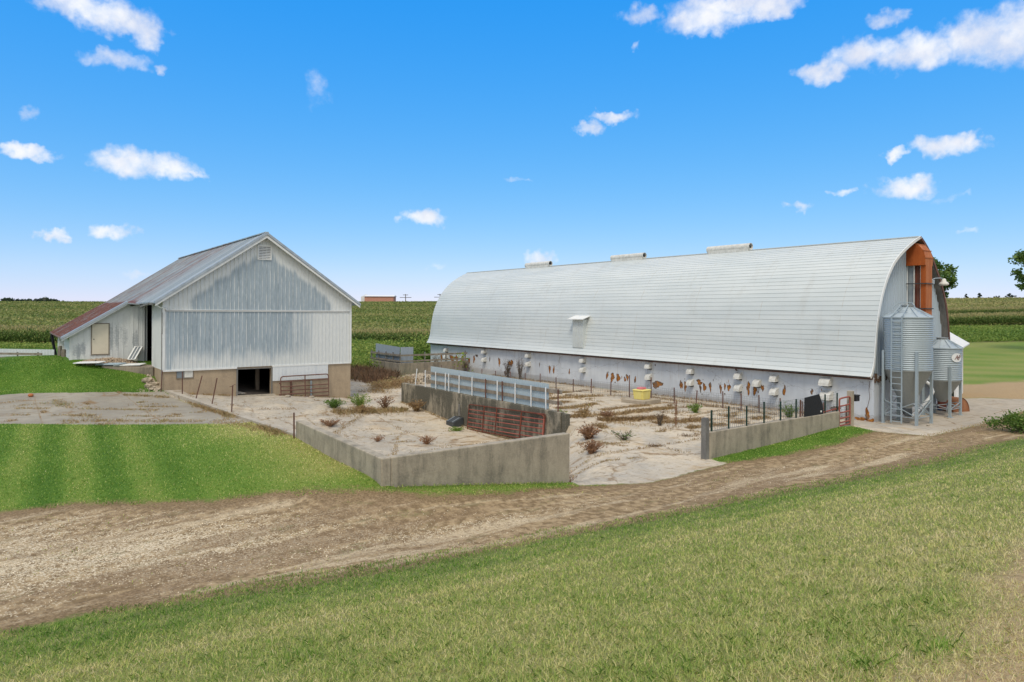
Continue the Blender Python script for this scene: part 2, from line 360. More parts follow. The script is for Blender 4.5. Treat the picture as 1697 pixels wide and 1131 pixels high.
M['blue_sheet'] = galv('blue_grey_corrugated_sheet', (.24, .29, .34), (.42, .48, .54), .2, .5, (1.5, 2.2, .3))
def rust(name, a, b, c_):
    s = Sh(name, .75, 0, .3); o = s.coord(); n = s.noise(s.vmul(o, (1.5, 1.5, .4)), 2.2, 5, .65); f = s.noise(o, 17, 5, .7)
    c = s.mix(s.smooth(n, .35, .68), a, b); c = s.mix(s.math('MULTIPLY', s.smooth(f, .5, .75), .6), c, c_)
    s.color(c); s.bump(f, .2, .01); return s.m
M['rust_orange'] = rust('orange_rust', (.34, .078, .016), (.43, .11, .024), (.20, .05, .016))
M['rust_pale_lit'] = rust('pale_lit_orange_rust', (.38, .12, .04), (.48, .18, .07), (.24, .07, .025))  # paler copy of the orange rust: light on the elevator's front put into colour
M['rust_tan'] = rust('tan_rust', (.27, .115, .055), (.36, .17, .085), (.16, .07, .04))
M['rust_dark'] = rust('dark_red_rust', (.10, .03, .02), (.20, .06, .035), (.06, .025, .02))
M['rust_brown'] = rust('brown_rust', (.12, .06, .045), (.20, .10, .075), (.08, .05, .04))
M['gate_red'] = rust('faded_red_paint', (.26, .075, .055), (.36, .12, .09), (.14, .05, .035))
M['wood'] = rust('weathered_timber', (.19, .16, .125), (.28, .245, .20), (.11, .095, .08))
M['post_grey'] = rust('grey_weathered_post', (.15, .145, .135), (.24, .23, .21), (.09, .085, .08))
M['post_white'] = flat('white_pipe', (.66, .68, .69), .6, var=.1, scale=9)
M['green_post'] = flat('green_steel_post', (.018, .045, .033), .6)
M['wire'] = flat('galvanised_wire', (.20, .21, .215), .55, .3)
M['dark'] = flat('dark_interior', (.035, .033, .032), .95)
M['earth_floor'] = flat('barn_floor', (.05, .042, .035), .95, var=.3)
M['black_plastic'] = flat('black_plastic', (.018, .019, .023), .5, scale=14, var=.3)
M['dark_metal'] = flat('dark_metal', (.07, .078, .085), .5, .3)
M['cream_hood'] = flat('cream_plastic_hood', (.61, .60, .55), .55, var=.14, scale=5)
M['door_cream'] = flat('cream_door', (.66, .60, .48), .65, var=.03)
M['yellow'] = rust('yellow_plastic', (.72, .60, .16), (.74, .66, .25), (.60, .52, .22))
M['pink'] = flat('faded_red_plastic', (.55, .17, .19), .6, var=.15)
M['blue'] = flat('blue_plastic', (.03, .10, .35), .5)
M['white_plastic'] = flat('white_plastic', (.72, .73, .72), .45, var=.04)
M['glass'] = flat('old_glass', (.20, .23, .25), .15, spec=.6)
M['road_stone'] = flat('pale_road_stone', (.66, .57, .42), .95, var=.35, scale=3)
M['stone'] = flat('limestone_rubble', (.40, .34, .26), .95, var=.35, scale=4)
M['soil_stone'] = flat('gravel_pile', (.38, .30, .22), .95, var=.4, scale=12)
M['far_brick'] = flat('pink_brick', (.50, .25, .18), .9)
M['far_white'] = flat('far_white_roof', (.72, .72, .71), .7)
M['bark'] = rust('bark', (.09, .07, .05), (.15, .12, .09), (.05, .04, .03))
M['soffit'] = flat('soffit_brown', (.30, .17, .13), .8)
def leafm(name, stops, trans=.25, rough=.65):
    s = Sh(name, rough, 0, .25); h = s.attr('h'); c = s.ramp(h, stops); s.color(c)
    if trans:
        tr = s.new('ShaderNodeBsdfTranslucent'); s.put(tr.inputs[0], c); mx = s.new('ShaderNodeMixShader'); mx.inputs[0].default_value = trans
        s.t.links.new(s.b.outputs[0], mx.inputs[1]); s.t.links.new(tr.outputs[0], mx.inputs[2]); s.t.links.new(mx.outputs[0], s.t.nodes['Material Output'].inputs[0])
    return s.m
M['grass'] = leafm('grass_blades', ((0, (.115, .25, .03)), (.25, (.27, .42, .07)), (.5, (.53, .57, .17)), (.72, (.80, .72, .32)), (1, (.90, .77, .48))), .3)
M['dead_grass'] = leafm('dead_grass', ((0, (.16, .10, .055)), (.4, (.34, .22, .105)), (.8, (.52, .39, .20)), (1, (.16, .25, .05))), .2)
M['dead_weed'] = leafm('dead_weed', ((0, (.07, .05, .035)), (.5, (.17, .11, .07)), (1, (.32, .17, .09))), .1)
M['green_weed'] = leafm('green_weed', ((0, (.05, .11, .02)), (.5, (.17, .27, .045)), (1, (.36, .40, .10))), .3)
M['corn'] = leafm('corn_leaves', ((0, (.035, .08, .016)), (.35, (.11, .185, .036)), (.6, (.26, .28, .085)), (.85, (.44, .37, .16)), (1, (.50, .41, .20))), .25)
M['tree_leaf'] = leafm('tree_leaves', ((0, (.045, .09, .02)), (.5, (.125, .21, .05)), (1, (.25, .34, .09))), .4, .3)
M['far_leaf'] = leafm('far_leaves', ((0, (.03, .05, .035)), (.5, (.05, .08, .05)), (1, (.10, .13, .07))), .2)
# ------------------------------------------------------------------ terrain
CTRL=np.array([
(8,23,1.1),(8,30.6,.9),(7,41.6,.97),(8,16.9,.9),(0,33,.9),(-.2,47,1.0),(6,42.3,1.0),(3,47.6,2.5),(6.9,47.6,2.3),(6.9,45.2,1.85),
(-6,51,2.0),(2.0,53,2.5),(-20,42,.8),(-20,62,1.5),(0,20.9,.5),(5,17.5,.65),(-10,26,.5),(-10,17,.4),(4,40,.97),(1,52,2.5),(4,46.6,2.2),
(-8,15,.25),(0,15.5,.3),(8,14,.2),(14,14.5,.05),(20,14,.05),(26,13,.1),(32,12,.15),(38,13,.05),(45,12,.2),(60,10,.3),
(0,12,.2),(-12,12,.2),(16,10,.1),(30,9,.2),(45,7,.4),(-12,0,.2),(16,-5,.1),(45,-8,.3),
(20.6,24,.28),(20.6,39,-.1),(34.9,16.6,0),(34.9,60,-.15),(32,30,0),(27,22,.1),(14.5,16.3,0),(17.5,15.9,0),(20.8,15.9,0),(30.2,15.7,.3),(26,40,-.05),
(18,41.7,-.2),(25,46,-.2),(30,62,-.25),(18,66,0),(50,60,0),(50,20,0),(60,30,0),(60,60,0),(40,14,0),(12,41.7,.4),(7,67,1.5)],float)
def _rbf():
    P=CTRL[:,:2]; n=len(P); K=np.sqrt(((P[:,None]-P[None])**2).sum(-1)+.25)
    A=np.zeros((n+1,n+1)); A[:n,:n]=-K; A[:n,n]=1; A[n,:n]=1
    b=np.zeros(n+1); b[:n]=CTRL[:,2]; return np.linalg.solve(A,b)
W_=_rbf()
def sstep(a,b,x): t=np.clip((x-a)/(b-a),0,1); return t*t*(3-2*t)
SY,CY=math.sin(math.radians(36.6)),math.cos(math.radians(36.6))
def toe_y(x): return 13.4-.095*x
def vnoise(x,y,s):
    # smooth lattice noise, range -1..1
    x=x/s; y=y/s; i=np.floor(x); j=np.floor(y); u=x-i; v=y-j; u=u*u*(3-2*u); v=v*v*(3-2*v)
    h=lambda a,b:(np.abs(np.sin(a*127.1+b*311.7)*43758.5453)%1)*2-1
    return (h(i,j)*(1-u)+h(i+1,j)*u)*(1-v)+(h(i,j+1)*(1-u)+h(i+1,j+1)*u)*v
def z_outer(x,y):
    z=np.full(x.shape,W_[-1])
    for k in range(len(CTRL)): z=z-W_[k]*np.sqrt((x-CTRL[k,0])**2+(y-CTRL[k,1])**2+.25)
    lat=x*CY-y*SY; d=x*SY+y*CY; r=np.hypot(x-20,y-32)
    dd=np.hypot(lat,d); b=np.arctan2(lat,d)
    slope=np.interp(b,[-.7,-.2,.2,.6],[.0285,.0365,.045,.050])
    D=np.minimum(dd,350)
    far=slope*(np.sqrt((D-130)**2+400)+(D-130))/2-.02*np.maximum(dd-360,0)
    far=np.where(d<0,0,far)
    w=sstep(38,75,r)
    z=z*(1-w)+far*w
    h=(toe_y(x)-y)*.9915
    prof=.25*(np.sqrt(h*h+.5)+h)/2
    prof=prof-.012*np.clip(h,0,3)
    top=3.45; k=.25
    prof=-k*np.log(np.exp(-prof/k)+np.exp(-top/k))
    return z+prof
def in_paddock(x,y):
    g=((x-14.5)*(-7.5)+(y-16.4)*5.9)/9.54   # distance inside the gateway line
    return (x>8.05)&(x<20.38)&(y>16.45)&(y<41.9)&(g>-1.6)
def z_ground(x,y):
    x=np.asarray(x,float); y=np.asarray(y,float)
    z=z_outer(x,y)
    g=((x-14.5)*(-7.5)+(y-16.4)*5.9)/9.54
    bar=np.interp(x,[8,11,13,18,20.4],[.75,.40,.34,-.19,-.3])
    fl=np.interp(y,[31,39.3],[-.92,-.6])
    t=sstep(31,41.5,y); fl=fl*(1-t)+bar*t
    t2=sstep(-1.6,1.3,g)
    zp=z*(1-t2)+fl*t2
    z=np.where(in_paddock(x,y),zp,z)
    yard=(x>20.5)&(x<33.5)&(y>17)&(y<42)
    z=z+np.where(yard,.07*vnoise(x+3.3,y,2.6)*sstep(20.5,22,x)*sstep(33.5,32,x)*sstep(17,19,y)*sstep(42,40,y),0)
    return z
def zg(x, y): return float(z_ground(np.array([x], float), np.array([y], float))[0])
def WD(lat, d): return (CY*lat + SY*d, -SY*lat + CY*d)                # a spot by its side-step and distance from the hilltop drive

ROAD_TOP = [(-14,21.5),(-5,21.2),(-0.08,20.55),(1.72,19.78),(3.5,18.33),(5.06,17.73),(6.79,16.51),(8.73,15.62),(11.04,15.34),(14.44,15.6),(16.56,14.79),(20.83,14.92),(23.4,14.39),(27.13,14.04),(30.7,14.44),(32.02,12.84),(40.44,13.12),(44.9,13.3),(52,13.4),(66,12.5)]
TOE = [(-14,14.9),(-5,14.2),(-0.05,13.61),(1.11,13.57),(2.5,13.09),(4.03,12.58),(5.58,12.36),(8.36,12.29),(11.7,11.99),(15.75,11.47),(20.71,10.71),(25.79,10.18),(31.87,10.59),(34.78,10.29),(45,9.3),(66,9.0)]
GRAVEL = ROAD_TOP + TOE[::-1]
YARD = [(14.44,15.87),(16.56,14.79),(20.83,15.0),(20.95,15.95),(31.3,15.95),(30.7,14.44),(32.02,12.84),(40.44,13.12),(44.9,13.3),(48,13.7),(51.2,14.4),(51.08,15.13),(50.1,17.2),(47.5,18.8),(46,19),(44.0,24),(34.9,24),(34.9,58),(29,52),(25.5,47.5),(18,55),(17,44),(8.2,44),(7.0,41.7),(8.05,30.6),(8.05,16.5),(14.5,16.5)]
SLAB = [(-9,50.5),(-.2,44),(2.8,42),(6,41.75),(7.0,41.6),(8.0,30.6),(8,28.3),(7.18,28.05),(3.66,30.66),(-.15,33.68),(-9,40)]
def poly_sd(x, y, P):
    P = np.asarray(P, float); d = np.full(x.shape, 1e9); ins = np.zeros(x.shape, bool); n = len(P)
    for i in range(n):
        a = P[i]; b = P[(i+1) % n]; e = b-a; t = np.clip(((x-a[0])*e[0]+(y-a[1])*e[1])/(e@e), 0, 1)
        d = np.minimum(d, np.hypot(x-a[0]-t*e[0], y-a[1]-t*e[1]))
        c = ((a[1] > y) != (b[1] > y)) & (x < (b[0]-a[0])*(y-a[1])/((b[1]-a[1]) if b[1] != a[1] else 1e-9)+a[0]); ins ^= c
    return np.where(ins, d, -d)
def dryness(x, y):
    h = (toe_y(x)-y)*.9915
    n = vnoise(x, y, 2.3)*.5 + vnoise(x+17, y-5, .9)*.3 + vnoise(x-7, y+3, 6)*.4
    n2 = vnoise(x+3, y-8, 1.3)*.5 + vnoise(x-31, y+11, 3.5)*.6
    hill = .18 + .31*sstep(1.0, 3.2, h) + .10*sstep(4, 9, h) + .13*n + .12*n2 + .10*np.exp(-((h-3.6)/.6)**2) + .07*np.sin(h*2*np.pi/1.05)*sstep(5.0, 3.0, h)  # greener foot strip: the slope's darker lighting there is put into the colour
    left = .15 + .09*n + .34*sstep(4.6, 7.8, x)*sstep(16.5, 19, y)*sstep(8.6, 8.0, x) + .05*sstep(20.5, 17.5, y)
    stripe = np.sin((x - .07*(y-20) - 1.12)*2*np.pi/1.55)
    left = left + .06 + np.where((x < 8) & (y < 34), .12*np.tanh(stripe*1.8)*(.45+.55*vnoise(x*0+3, x*.7, 1.7)**2+.3)*sstep(5.6, 3.2, x)*sstep(15, 19, y), 0)
    mound = .07 + .12*n + .07*vnoise(x, y, 1.2)
    rear = .40 + .10*vnoise(x, y, 5) + .10*np.sin((x*.9+y*.5)*2*np.pi/7.5)
    d = np.where(h > 0, hill, left); d = np.where((y > 40) & (x < 12), mound, d); d = np.where((x > 18) & (x < 33) & (y < 17) & (h < 0), .12 + .15*n, d)
    d = np.where((x > 40) & (y > 17), rear, d)
    return np.clip(d, 0, 1)
def dirtiness(x, y):
    n = vnoise(x, y, .8)*.5 + vnoise(x+9, y, 2.1)*.5
    crest = sstep(3.0, 1.75, y + .75*n - .10*(x-4))*sstep(.8, 2.6, x + n)
    strip = sstep(-.8, .8, poly_sd(x, y, [(46,19.4),(50.1,17.2),(51.1,15.1),(53,11.5),(80,9),(75,17.5),(65,19.6),(59,21),(50,22)]) + .9*n)
    foot = 0
    return np.clip(crest + strip, 0, 1)

def ground_material():
    s = Sh('ground', .95, 0, .15); o = s.coord()
    n1 = s.noise(o, .9, 4, .6); n2 = s.noise(o, 4.5, 4, .6); n3 = s.noise(o, 18, 4, .65); n4 = s.noise(o, 55, 3, .6)
    edge = s.math('ADD', s.math('MULTIPLY', s.math('SUBTRACT', n1, .5), 1.0), s.math('ADD', s.math('MULTIPLY', s.math('SUBTRACT', n2, .5), .7), s.math('MULTIPLY', s.math('SUBTRACT', n3, .5), .35)))
    sg = s.math('ADD', s.attr('sd_g'), edge); sc = s.math('ADD', s.attr('sd_c'), s.math('MULTIPLY', edge, .35)); ss = s.math('ADD', s.attr('sd_s'), s.math('MULTIPLY', edge, .45))
    dry = s.math('ADD', s.math('ADD', s.attr('dry'), s.math('MULTIPLY', s.math('SUBTRACT', n2, .5), .22)), s.math('ADD', s.math('MULTIPLY', s.math('SUBTRACT', n3, .5), .35), s.math('MULTIPLY', s.math('SUBTRACT', n4, .5), .25)))
    grass = s.ramp(dry, ((0, (.05, .12, .012)), (.22, (.115, .20, .028)), (.45, (.22, .25, .06)), (.7, (.31, .26, .105)), (1, (.38, .29, .15))))
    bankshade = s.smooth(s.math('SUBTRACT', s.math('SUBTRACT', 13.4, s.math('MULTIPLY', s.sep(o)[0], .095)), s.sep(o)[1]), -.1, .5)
    shaded_thatch = s.mix(s.smooth(n4, .35, .65), (.10, .11, .035), (.30, .285, .115)); grass = s.mix(s.math('MULTIPLY', bankshade, .7), grass, shaded_thatch)  # dead grass under the blades, olive shade between them mixed into its colour
    soil = s.mix(s.smooth(n3, .3, .7), (.30, .20, .105), (.48, .35, .19))
    soil = s.mix(s.math('MULTIPLY', s.smooth(n4, .55, .75), .5), soil, (.58, .46, .28))
    # gravel: pale crushed limestone over brown earth, worn in streaks along the drive
    streak = s.noise(s.vmul(o, (.28, 1.5, 1)), 1.0, 4, .6, .6)
    stones = s.voro(s.vadd(o, s.vmul(s.noise(o, 7, 2, .5, col=True), (.06, .06, 0))), 38, 'F1', 'Color'); sv = s.new('ShaderNodeSeparateColor'); s.put(sv.inputs[0], stones)
    cover = s.math('ADD', s.math('ADD', s.math('MULTIPLY', streak, 1.1), s.math('MULTIPLY', s.smooth(s.sep(o)[0], 14, 4), .22)), s.math('MULTIPLY', n2, .35))
    cover = s.math('ADD', s.math('SUBTRACT', cover, .92), s.math('MULTIPLY', s.smooth(s.attr('sd_g'), .3, s.smooth(s.sep(o)[0], 12, 3, 1.6, 2.6)), s.smooth(s.sep(o)[0], 13, 2, .18, .29)))
    isst = s.smooth(s.math('SUBTRACT', s.math('MULTIPLY', cover, 1.5), sv.outputs[0]), -.12, .08)
    stonec = s.mix(sv.outputs[1], (.40, .32, .20), (.70, .60, .44))
    grav = s.mix(isst, s.mix(s.smooth(n2, .35, .65), (.195, .135, .072), (.40, .295, .17)), stonec)
    weedy = s.math('MULTIPLY', s.smooth(s.noise(s.vmul(o, (.6, 1.4, 1)), 1.5, 5, .68), .56, .66), s.smooth(n3, .4, .6))
    rv = s.vadd(s.vmul(o, (.11, 1.0, 1)), s.vmul(s.noise(o, 1.4, 4, .65, col=True), (.1, .28, 0))); rut = s.smooth(s.noise(rv, 1.15, 4, .6, .3), .47, .60); grav = s.mix(s.math('MULTIPLY', rut, .6), grav, s.mix(s.smooth(n3, .3, .7), (.15, .10, .058), (.29, .205, .12)))
    pale = s.math('MULTIPLY', s.smooth(s.noise(s.vadd(rv, (5, 3, 0)), 1.3, 5, .65), .53, .63), s.smooth(n3, .3, .55)); grav = s.mix(s.math('MULTIPLY', pale, .68), grav, s.mix(sv.outputs[1], (.48, .385, .25), (.66, .55, .38)))
    grav = s.mix(s.math('MULTIPLY', weedy, .6), grav, (.15, .145, .06))
    # worn beige concrete yard with cracks full of dead weeds
    blot = s.noise(o, .45, 5, .62); blot2 = s.noise(s.vmul(o, (1, 1, 1)), 1.9, 5, .65)
    conc = s.mix(s.smooth(blot, .3, .7), (.50, .44, .345), (.62, .53, .40))
    conc = s.mix(s.math('MULTIPLY', s.smooth(blot2, .45, .7), .55), conc, (.54, .505, .44))
    conc = s.mix(s.math('MULTIPLY', s.smooth(s.noise(o, 1.1, 6, .7), .55, .72), .55), conc, (.36, .295, .21))
    conc = s.mix(s.math('MULTIPLY', s.smooth(n4, .5, .75), .25), conc, (.72, .65, .52))
    wob = s.vadd(o, s.vmul(s.noise(o, .8, 4, .6, col=True), (1.3, 1.3, 0)))
    ck = s.voro(wob, .24, 'DISTANCE_TO_EDGE', 'Distance', .7); ck2 = s.voro(wob, .8, 'DISTANCE_TO_EDGE')
    wid = s.smooth(s.noise(o, .7, 4, .65), .45, .66)
    crack = s.math('MULTIPLY', s.smooth(s.math('ADD', ck, s.math('MULTIPLY', s.math('SUBTRACT', n3, .5), .03)), s.math('ADD', .006, s.math('MULTIPLY', wid, .028)), .0), s.math('ADD', .5, s.math('MULTIPLY', wid, .5)))
    crack = s.math('MAXIMUM', crack, s.math('MULTIPLY', s.smooth(ck2, .010, .001), s.math('MULTIPLY', s.smooth(n1, .52, .66), .6)))
    jx, jy, _z = s.sep(s.vadd(o, s.vmul(s.noise(o, 2.5, 3, .6, col=True), (.10, .10, 0))))
    for (c_, per, off) in ((jx, 3.9, .7), (jy, 4.4, 1.3)):
        fr = s.math('ABSOLUTE', s.math('SUBTRACT', s.math('FRACT', s.math('DIVIDE', s.math('ADD', c_, off), per)), .5))
        crack = s.math('MAXIMUM', crack, s.math('MULTIPLY', s.smooth(fr, .011, .003), s.math('ADD', .25, s.math('MULTIPLY', wid, .6))))
    crackc = s.mix(s.smooth(n3, .3, .7), (.16, .105, .06), (.34, .235, .13))
    dust = s.math('MULTIPLY', s.smooth(s.noise(o, .7, 6, .7), .50, .64), s.smooth(n3, .25, .6))
    conc = s.mix(s.math('MULTIPLY', dust, .85), conc, (.46, .345, .21)); grey = s.math('MAXIMUM', s.smooth(s.noise(s.vadd(o, (31, 7, 0)), .33, 5, .65), .48, .62), s.math('MULTIPLY', s.smooth(s.sep(o)[0], 19.5, 16), s.smooth(s.noise(o, .8, 5, .7), .36, .56)))
    conc = s.mix(s.math('MULTIPLY', grey, .7), conc, (.37, .345, .30)); conc = s.mix(s.math('MULTIPLY', s.smooth(s.noise(o, 3.2, 6, .75), .54, .66), .75), conc, (.25, .18, .11)); conc = s.mix(s.math('MULTIPLY', s.smooth(s.noise(o, 7.5, 5, .7), .5, .68), .4), conc, (.30, .245, .175))
    conc = s.mix(s.math('MULTIPLY', s.smooth(n4, .62, .70), .5), conc, (.24, .19, .13))
    conc = s.mix(s.math('MULTIPLY', s.smooth(s.sep(o)[0], 33, 36), .75), conc, s.mix(s.smooth(blot2, .35, .65), (.36, .315, .25), (.45, .39, .31)))
    conc_y = s.mix(s.math('MULTIPLY', crack, .9), conc, crackc)
    slab = s.mix(s.smooth(blot, .3, .7), (.275, .25, .20), (.375, .34, .27)); slab = s.mix(s.math('MULTIPLY', s.smooth(blot2, .45, .7), .6), slab, (.24, .205, .165)); slab = s.mix(s.math('MULTIPLY', s.smooth(s.noise(o, 1.3, 6, .72), .55, .66), .7), slab, (.28, .225, .155))
    slab = s.mix(s.math('MULTIPLY', s.smooth(n4, .5, .8), .3), slab, (.42, .39, .34)); slab = s.mix(crack, slab, s.mix(n3, (.16, .10, .05), (.34, .22, .10)))
    field = s.mix(s.smooth(s.noise(o, .06, 4, .6), .35, .65), (.07, .085, .03), (.15, .13, .055))
    c = s.mix(s.attr('dirt'), grass, soil)
    c = s.mix(s.smooth(s.attr('farm'), .0, 6.0), c, field)
    band = s.math('MULTIPLY', s.smooth(sg, -.55, -.05), s.smooth(sc, .1, -.1))
    c = s.mix(band, c, s.mix(s.smooth(n3, .35, .65), (.155, .105, .055), (.28, .20, .11)))
    c = s.mix(s.smooth(sg, -.05, .55), c, grav)
    c = s.mix(s.smooth(ss, -.1, .05), c, slab)
    edgec = s.math('MULTIPLY', s.smooth(sc, -.35, .0), s.math('SUBTRACT', 1.0, s.smooth(sc, .0, .08)))
    c = s.mix(s.smooth(sc, -.05, .07), c, conc_y)
    s.color(c)
    hgt = s.math('ADD', s.math('MULTIPLY', n3, .6), s.math('MULTIPLY', n4, .4)); hgt = s.math('ADD', hgt, s.math('MULTIPLY', n2, .8))
    hgt = s.math('SUBTRACT', hgt, s.math('MULTIPLY', crack, .6))
    s.bump(hgt, .6, .045)
    return s.m
M['ground'] = ground_material()
def spaced(core0, core1, step, far, g=1.13):
    a = list(np.arange(core0, core1+1e-6, step)); st = step; hi = core1; lo = core0; H = []; L = []
    while hi < far: st *= g; hi += st; H.append(hi)
    st = step
    while lo > -far: st *= g; lo -= st; L.append(lo)
    return np.array(L[::-1] + a + H)
def build_ground():
    xs = spaced(-4, 68, .3, 900); ys = spaced(-2, 66, .3, 900)
    X, Y = np.meshgrid(xs, ys); x = X.ravel(); y = Y.ravel(); z = z_ground(x, y)
    sg = np.clip(poly_sd(x, y, GRAVEL), -9, 9); sc = np.clip(poly_sd(x, y, YARD), -9, 9); ss = np.clip(poly_sd(x, y, SLAB), -9, 9)
    dry = dryness(x, y); dirt = dirtiness(x, y)
    lat = x*CY - y*SY; d = x*SY + y*CY; b = np.arctan2(lat, np.maximum(d, 1e-3))
    farm = np.where(b < .35, d-100, d-112); farm = np.where(d < 0, -50, farm)
    nx, ny = len(xs), len(ys); i = np.arange(nx*ny).reshape(ny, nx)
    F = np.stack([i[:-1, :-1], i[:-1, 1:], i[1:, 1:], i[1:, :-1]], -1).reshape(-1, 4)
    g, c, s_, fm = [a[F].mean(1) for a in (sg, sc, ss, farm)]; h = (toe_y(x[F].mean(1)) - y[F].mean(1))
    zone = np.zeros(len(F), int)
    zone[h > 0] = 1; zone[g > 0] = 2; zone[s_ > 0] = 3; zone[c > 0] = 4; zone[fm > 0] = 5
    names = ['lawn', 'grass_bank', 'gravel_road', 'concrete_slab', 'concrete_yard', 'farmland']
    V = np.stack([x, y, z], 1)
    for k, nme in enumerate(names):
        f = F[zone == k]
        if not len(f): continue
        u, inv = np.unique(f, return_inverse=True); f2 = inv.reshape(-1, 4)
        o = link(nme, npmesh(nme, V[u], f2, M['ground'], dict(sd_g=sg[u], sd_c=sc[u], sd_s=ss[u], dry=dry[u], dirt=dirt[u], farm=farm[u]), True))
        o['kind'] = 'structure'
build_ground()

# ------------------------------------------------------------------ grass blades (cannot be counted: stuff)
def blades(name, x, y, L, Wd, h, mat, lean=.7, bend=True):
    n = len(x); z = z_ground(x, y); a = RNG.uniform(0, 2*np.pi, n); t = RNG.uniform(.1, 1, n)*lean
    az_ = RNG.uniform(0, 2*np.pi, n)
    dx, dy = np.cos(az_)*np.sin(t), np.sin(az_)*np.sin(t); dz = np.cos(t)
    B = np.stack([x, y, z-.005], 1); sd = np.stack([np.cos(a)*Wd/2, np.sin(a)*Wd/2, np.zeros(n)], 1)
    mid = B + np.stack([dx*L*.5, dy*L*.5, dz*L*.58], 1); tip = B + np.stack([dx*L*1.15, dy*L*1.15, dz*L*.85], 1)
    V = np.stack([B-sd, B+sd, mid+sd*.8, tip, mid-sd*.8], 1).reshape(-1, 3)
    F = np.arange(n*5).reshape(n, 5)
    hh = np.repeat(h, 5)
    o = link(name, npmesh(name, V, F, mat, dict(h=hh))); o['kind'] = 'stuff'
    return o
def scatter(n, x0, x1, y0, y1): return RNG.uniform(x0, x1, n), RNG.uniform(y0, y1, n)
def inview(x, y, m=.95):
    lat = x*CY - y*SY; d = x*SY + y*CY
    return (d > 1.6) & (np.abs(lat) < m*d + .8), d
def bank_grass():
    n = 2600000; d = 2.0*np.exp(RNG.uniform(0, math.log(40/2.0), n)); lat = RNG.uniform(-.97, .97, n)*d     # density ~ 1/d^2
    x, y = WD(lat, d); keep = ((toe_y(x)-y) > -.1 + .25*vnoise(x, y, .7)) ; keep &= RNG.uniform(0, 1, n) < np.clip(.085*np.minimum(1, (d/5.5)**1.1), 0, 1)*2.6
    x, y, d = x[keep], y[keep], d[keep]; dirt = dirtiness(x, y); k = RNG.uniform(0, 1, len(x)) > dirt*.95
    x, y, d, dirt = x[k], y[k], d[k], dirt[k]
    m = len(x); h = dryness(x, y) + RNG.normal(0, .21, m) + dirt*.25
    clump = vnoise(x, y, .35)*.5 + vnoise(x+40, y, .13)*.5
    h = h - .22*clump
    L = RNG.uniform(.045, .105, m)*(1 + .35*clump)*(1 - .3*dirt); L *= np.clip(1.15 - d*.016, .7, 1)
    Wd = RNG.uniform(.0035, .0065, m)*np.maximum(1, d/6.5)
    blades('bank_grass', x, y, L, Wd, np.clip(h, 0, 1), M['grass'], 1.25)
    # bright coarse tufts at the edge of the bare ground on the crest
    C_ = [(4.25, 2.62), (4.9, 2.35), (3.55, 2.45), (5.6, 2.75), (3.0, 2.15), (6.3, 2.5), (2.3, 2.3)]; X, Y, H = [], [], []
    for (cx, cy) in C_:
        k = 150; X.append(cx + RNG.normal(0, .17, k)); Y.append(cy + RNG.normal(0, .10, k)); H.append(np.clip(RNG.normal(.22, .09, k), 0, 1))
    x, y, h = map(np.concatenate, (X, Y, H)); m = len(x)
    blades('coarse_grass', x, y, RNG.uniform(.08, .15, m), RNG.uniform(.005, .008, m), h, M['grass'], 1.2)
bank_grass()
def lawn_grass():
    x, y = scatter(560000, -3, 34, 13.5, 52); ok, d = inview(x, y, .85)
    sg = poly_sd(x, y, GRAVEL); ss = poly_sd(x, y, SLAB); sc = poly_sd(x, y, YARD); ed = .3*vnoise(x, y, .5)
    ok &= (sg < -.12 + ed*.6) & (ss < -.05) & (sc < -.05) & ((toe_y(x)-y) < 0)
    ok &= ((x < 8) & (y < 34)) | ((x < 7) & (y > 41)) | ((y < 16.4) & (x < 32))
    ok &= ~((x > 2.8) & (y > 47.3)); ok &= RNG.uniform(0, 1, len(x)) < np.clip(.5 + 9/d, 0, 1)
    x, y, d = x[ok], y[ok], d[ok]; m = len(x)
    h = np.clip(dryness(x, y) + RNG.normal(0, .20, m), 0, 1)
    blades('lawn_grass', x, y, RNG.uniform(.04, .075, m), .0065*np.maximum(1, d/8), h, M['grass'], 1.1)
lawn_grass()
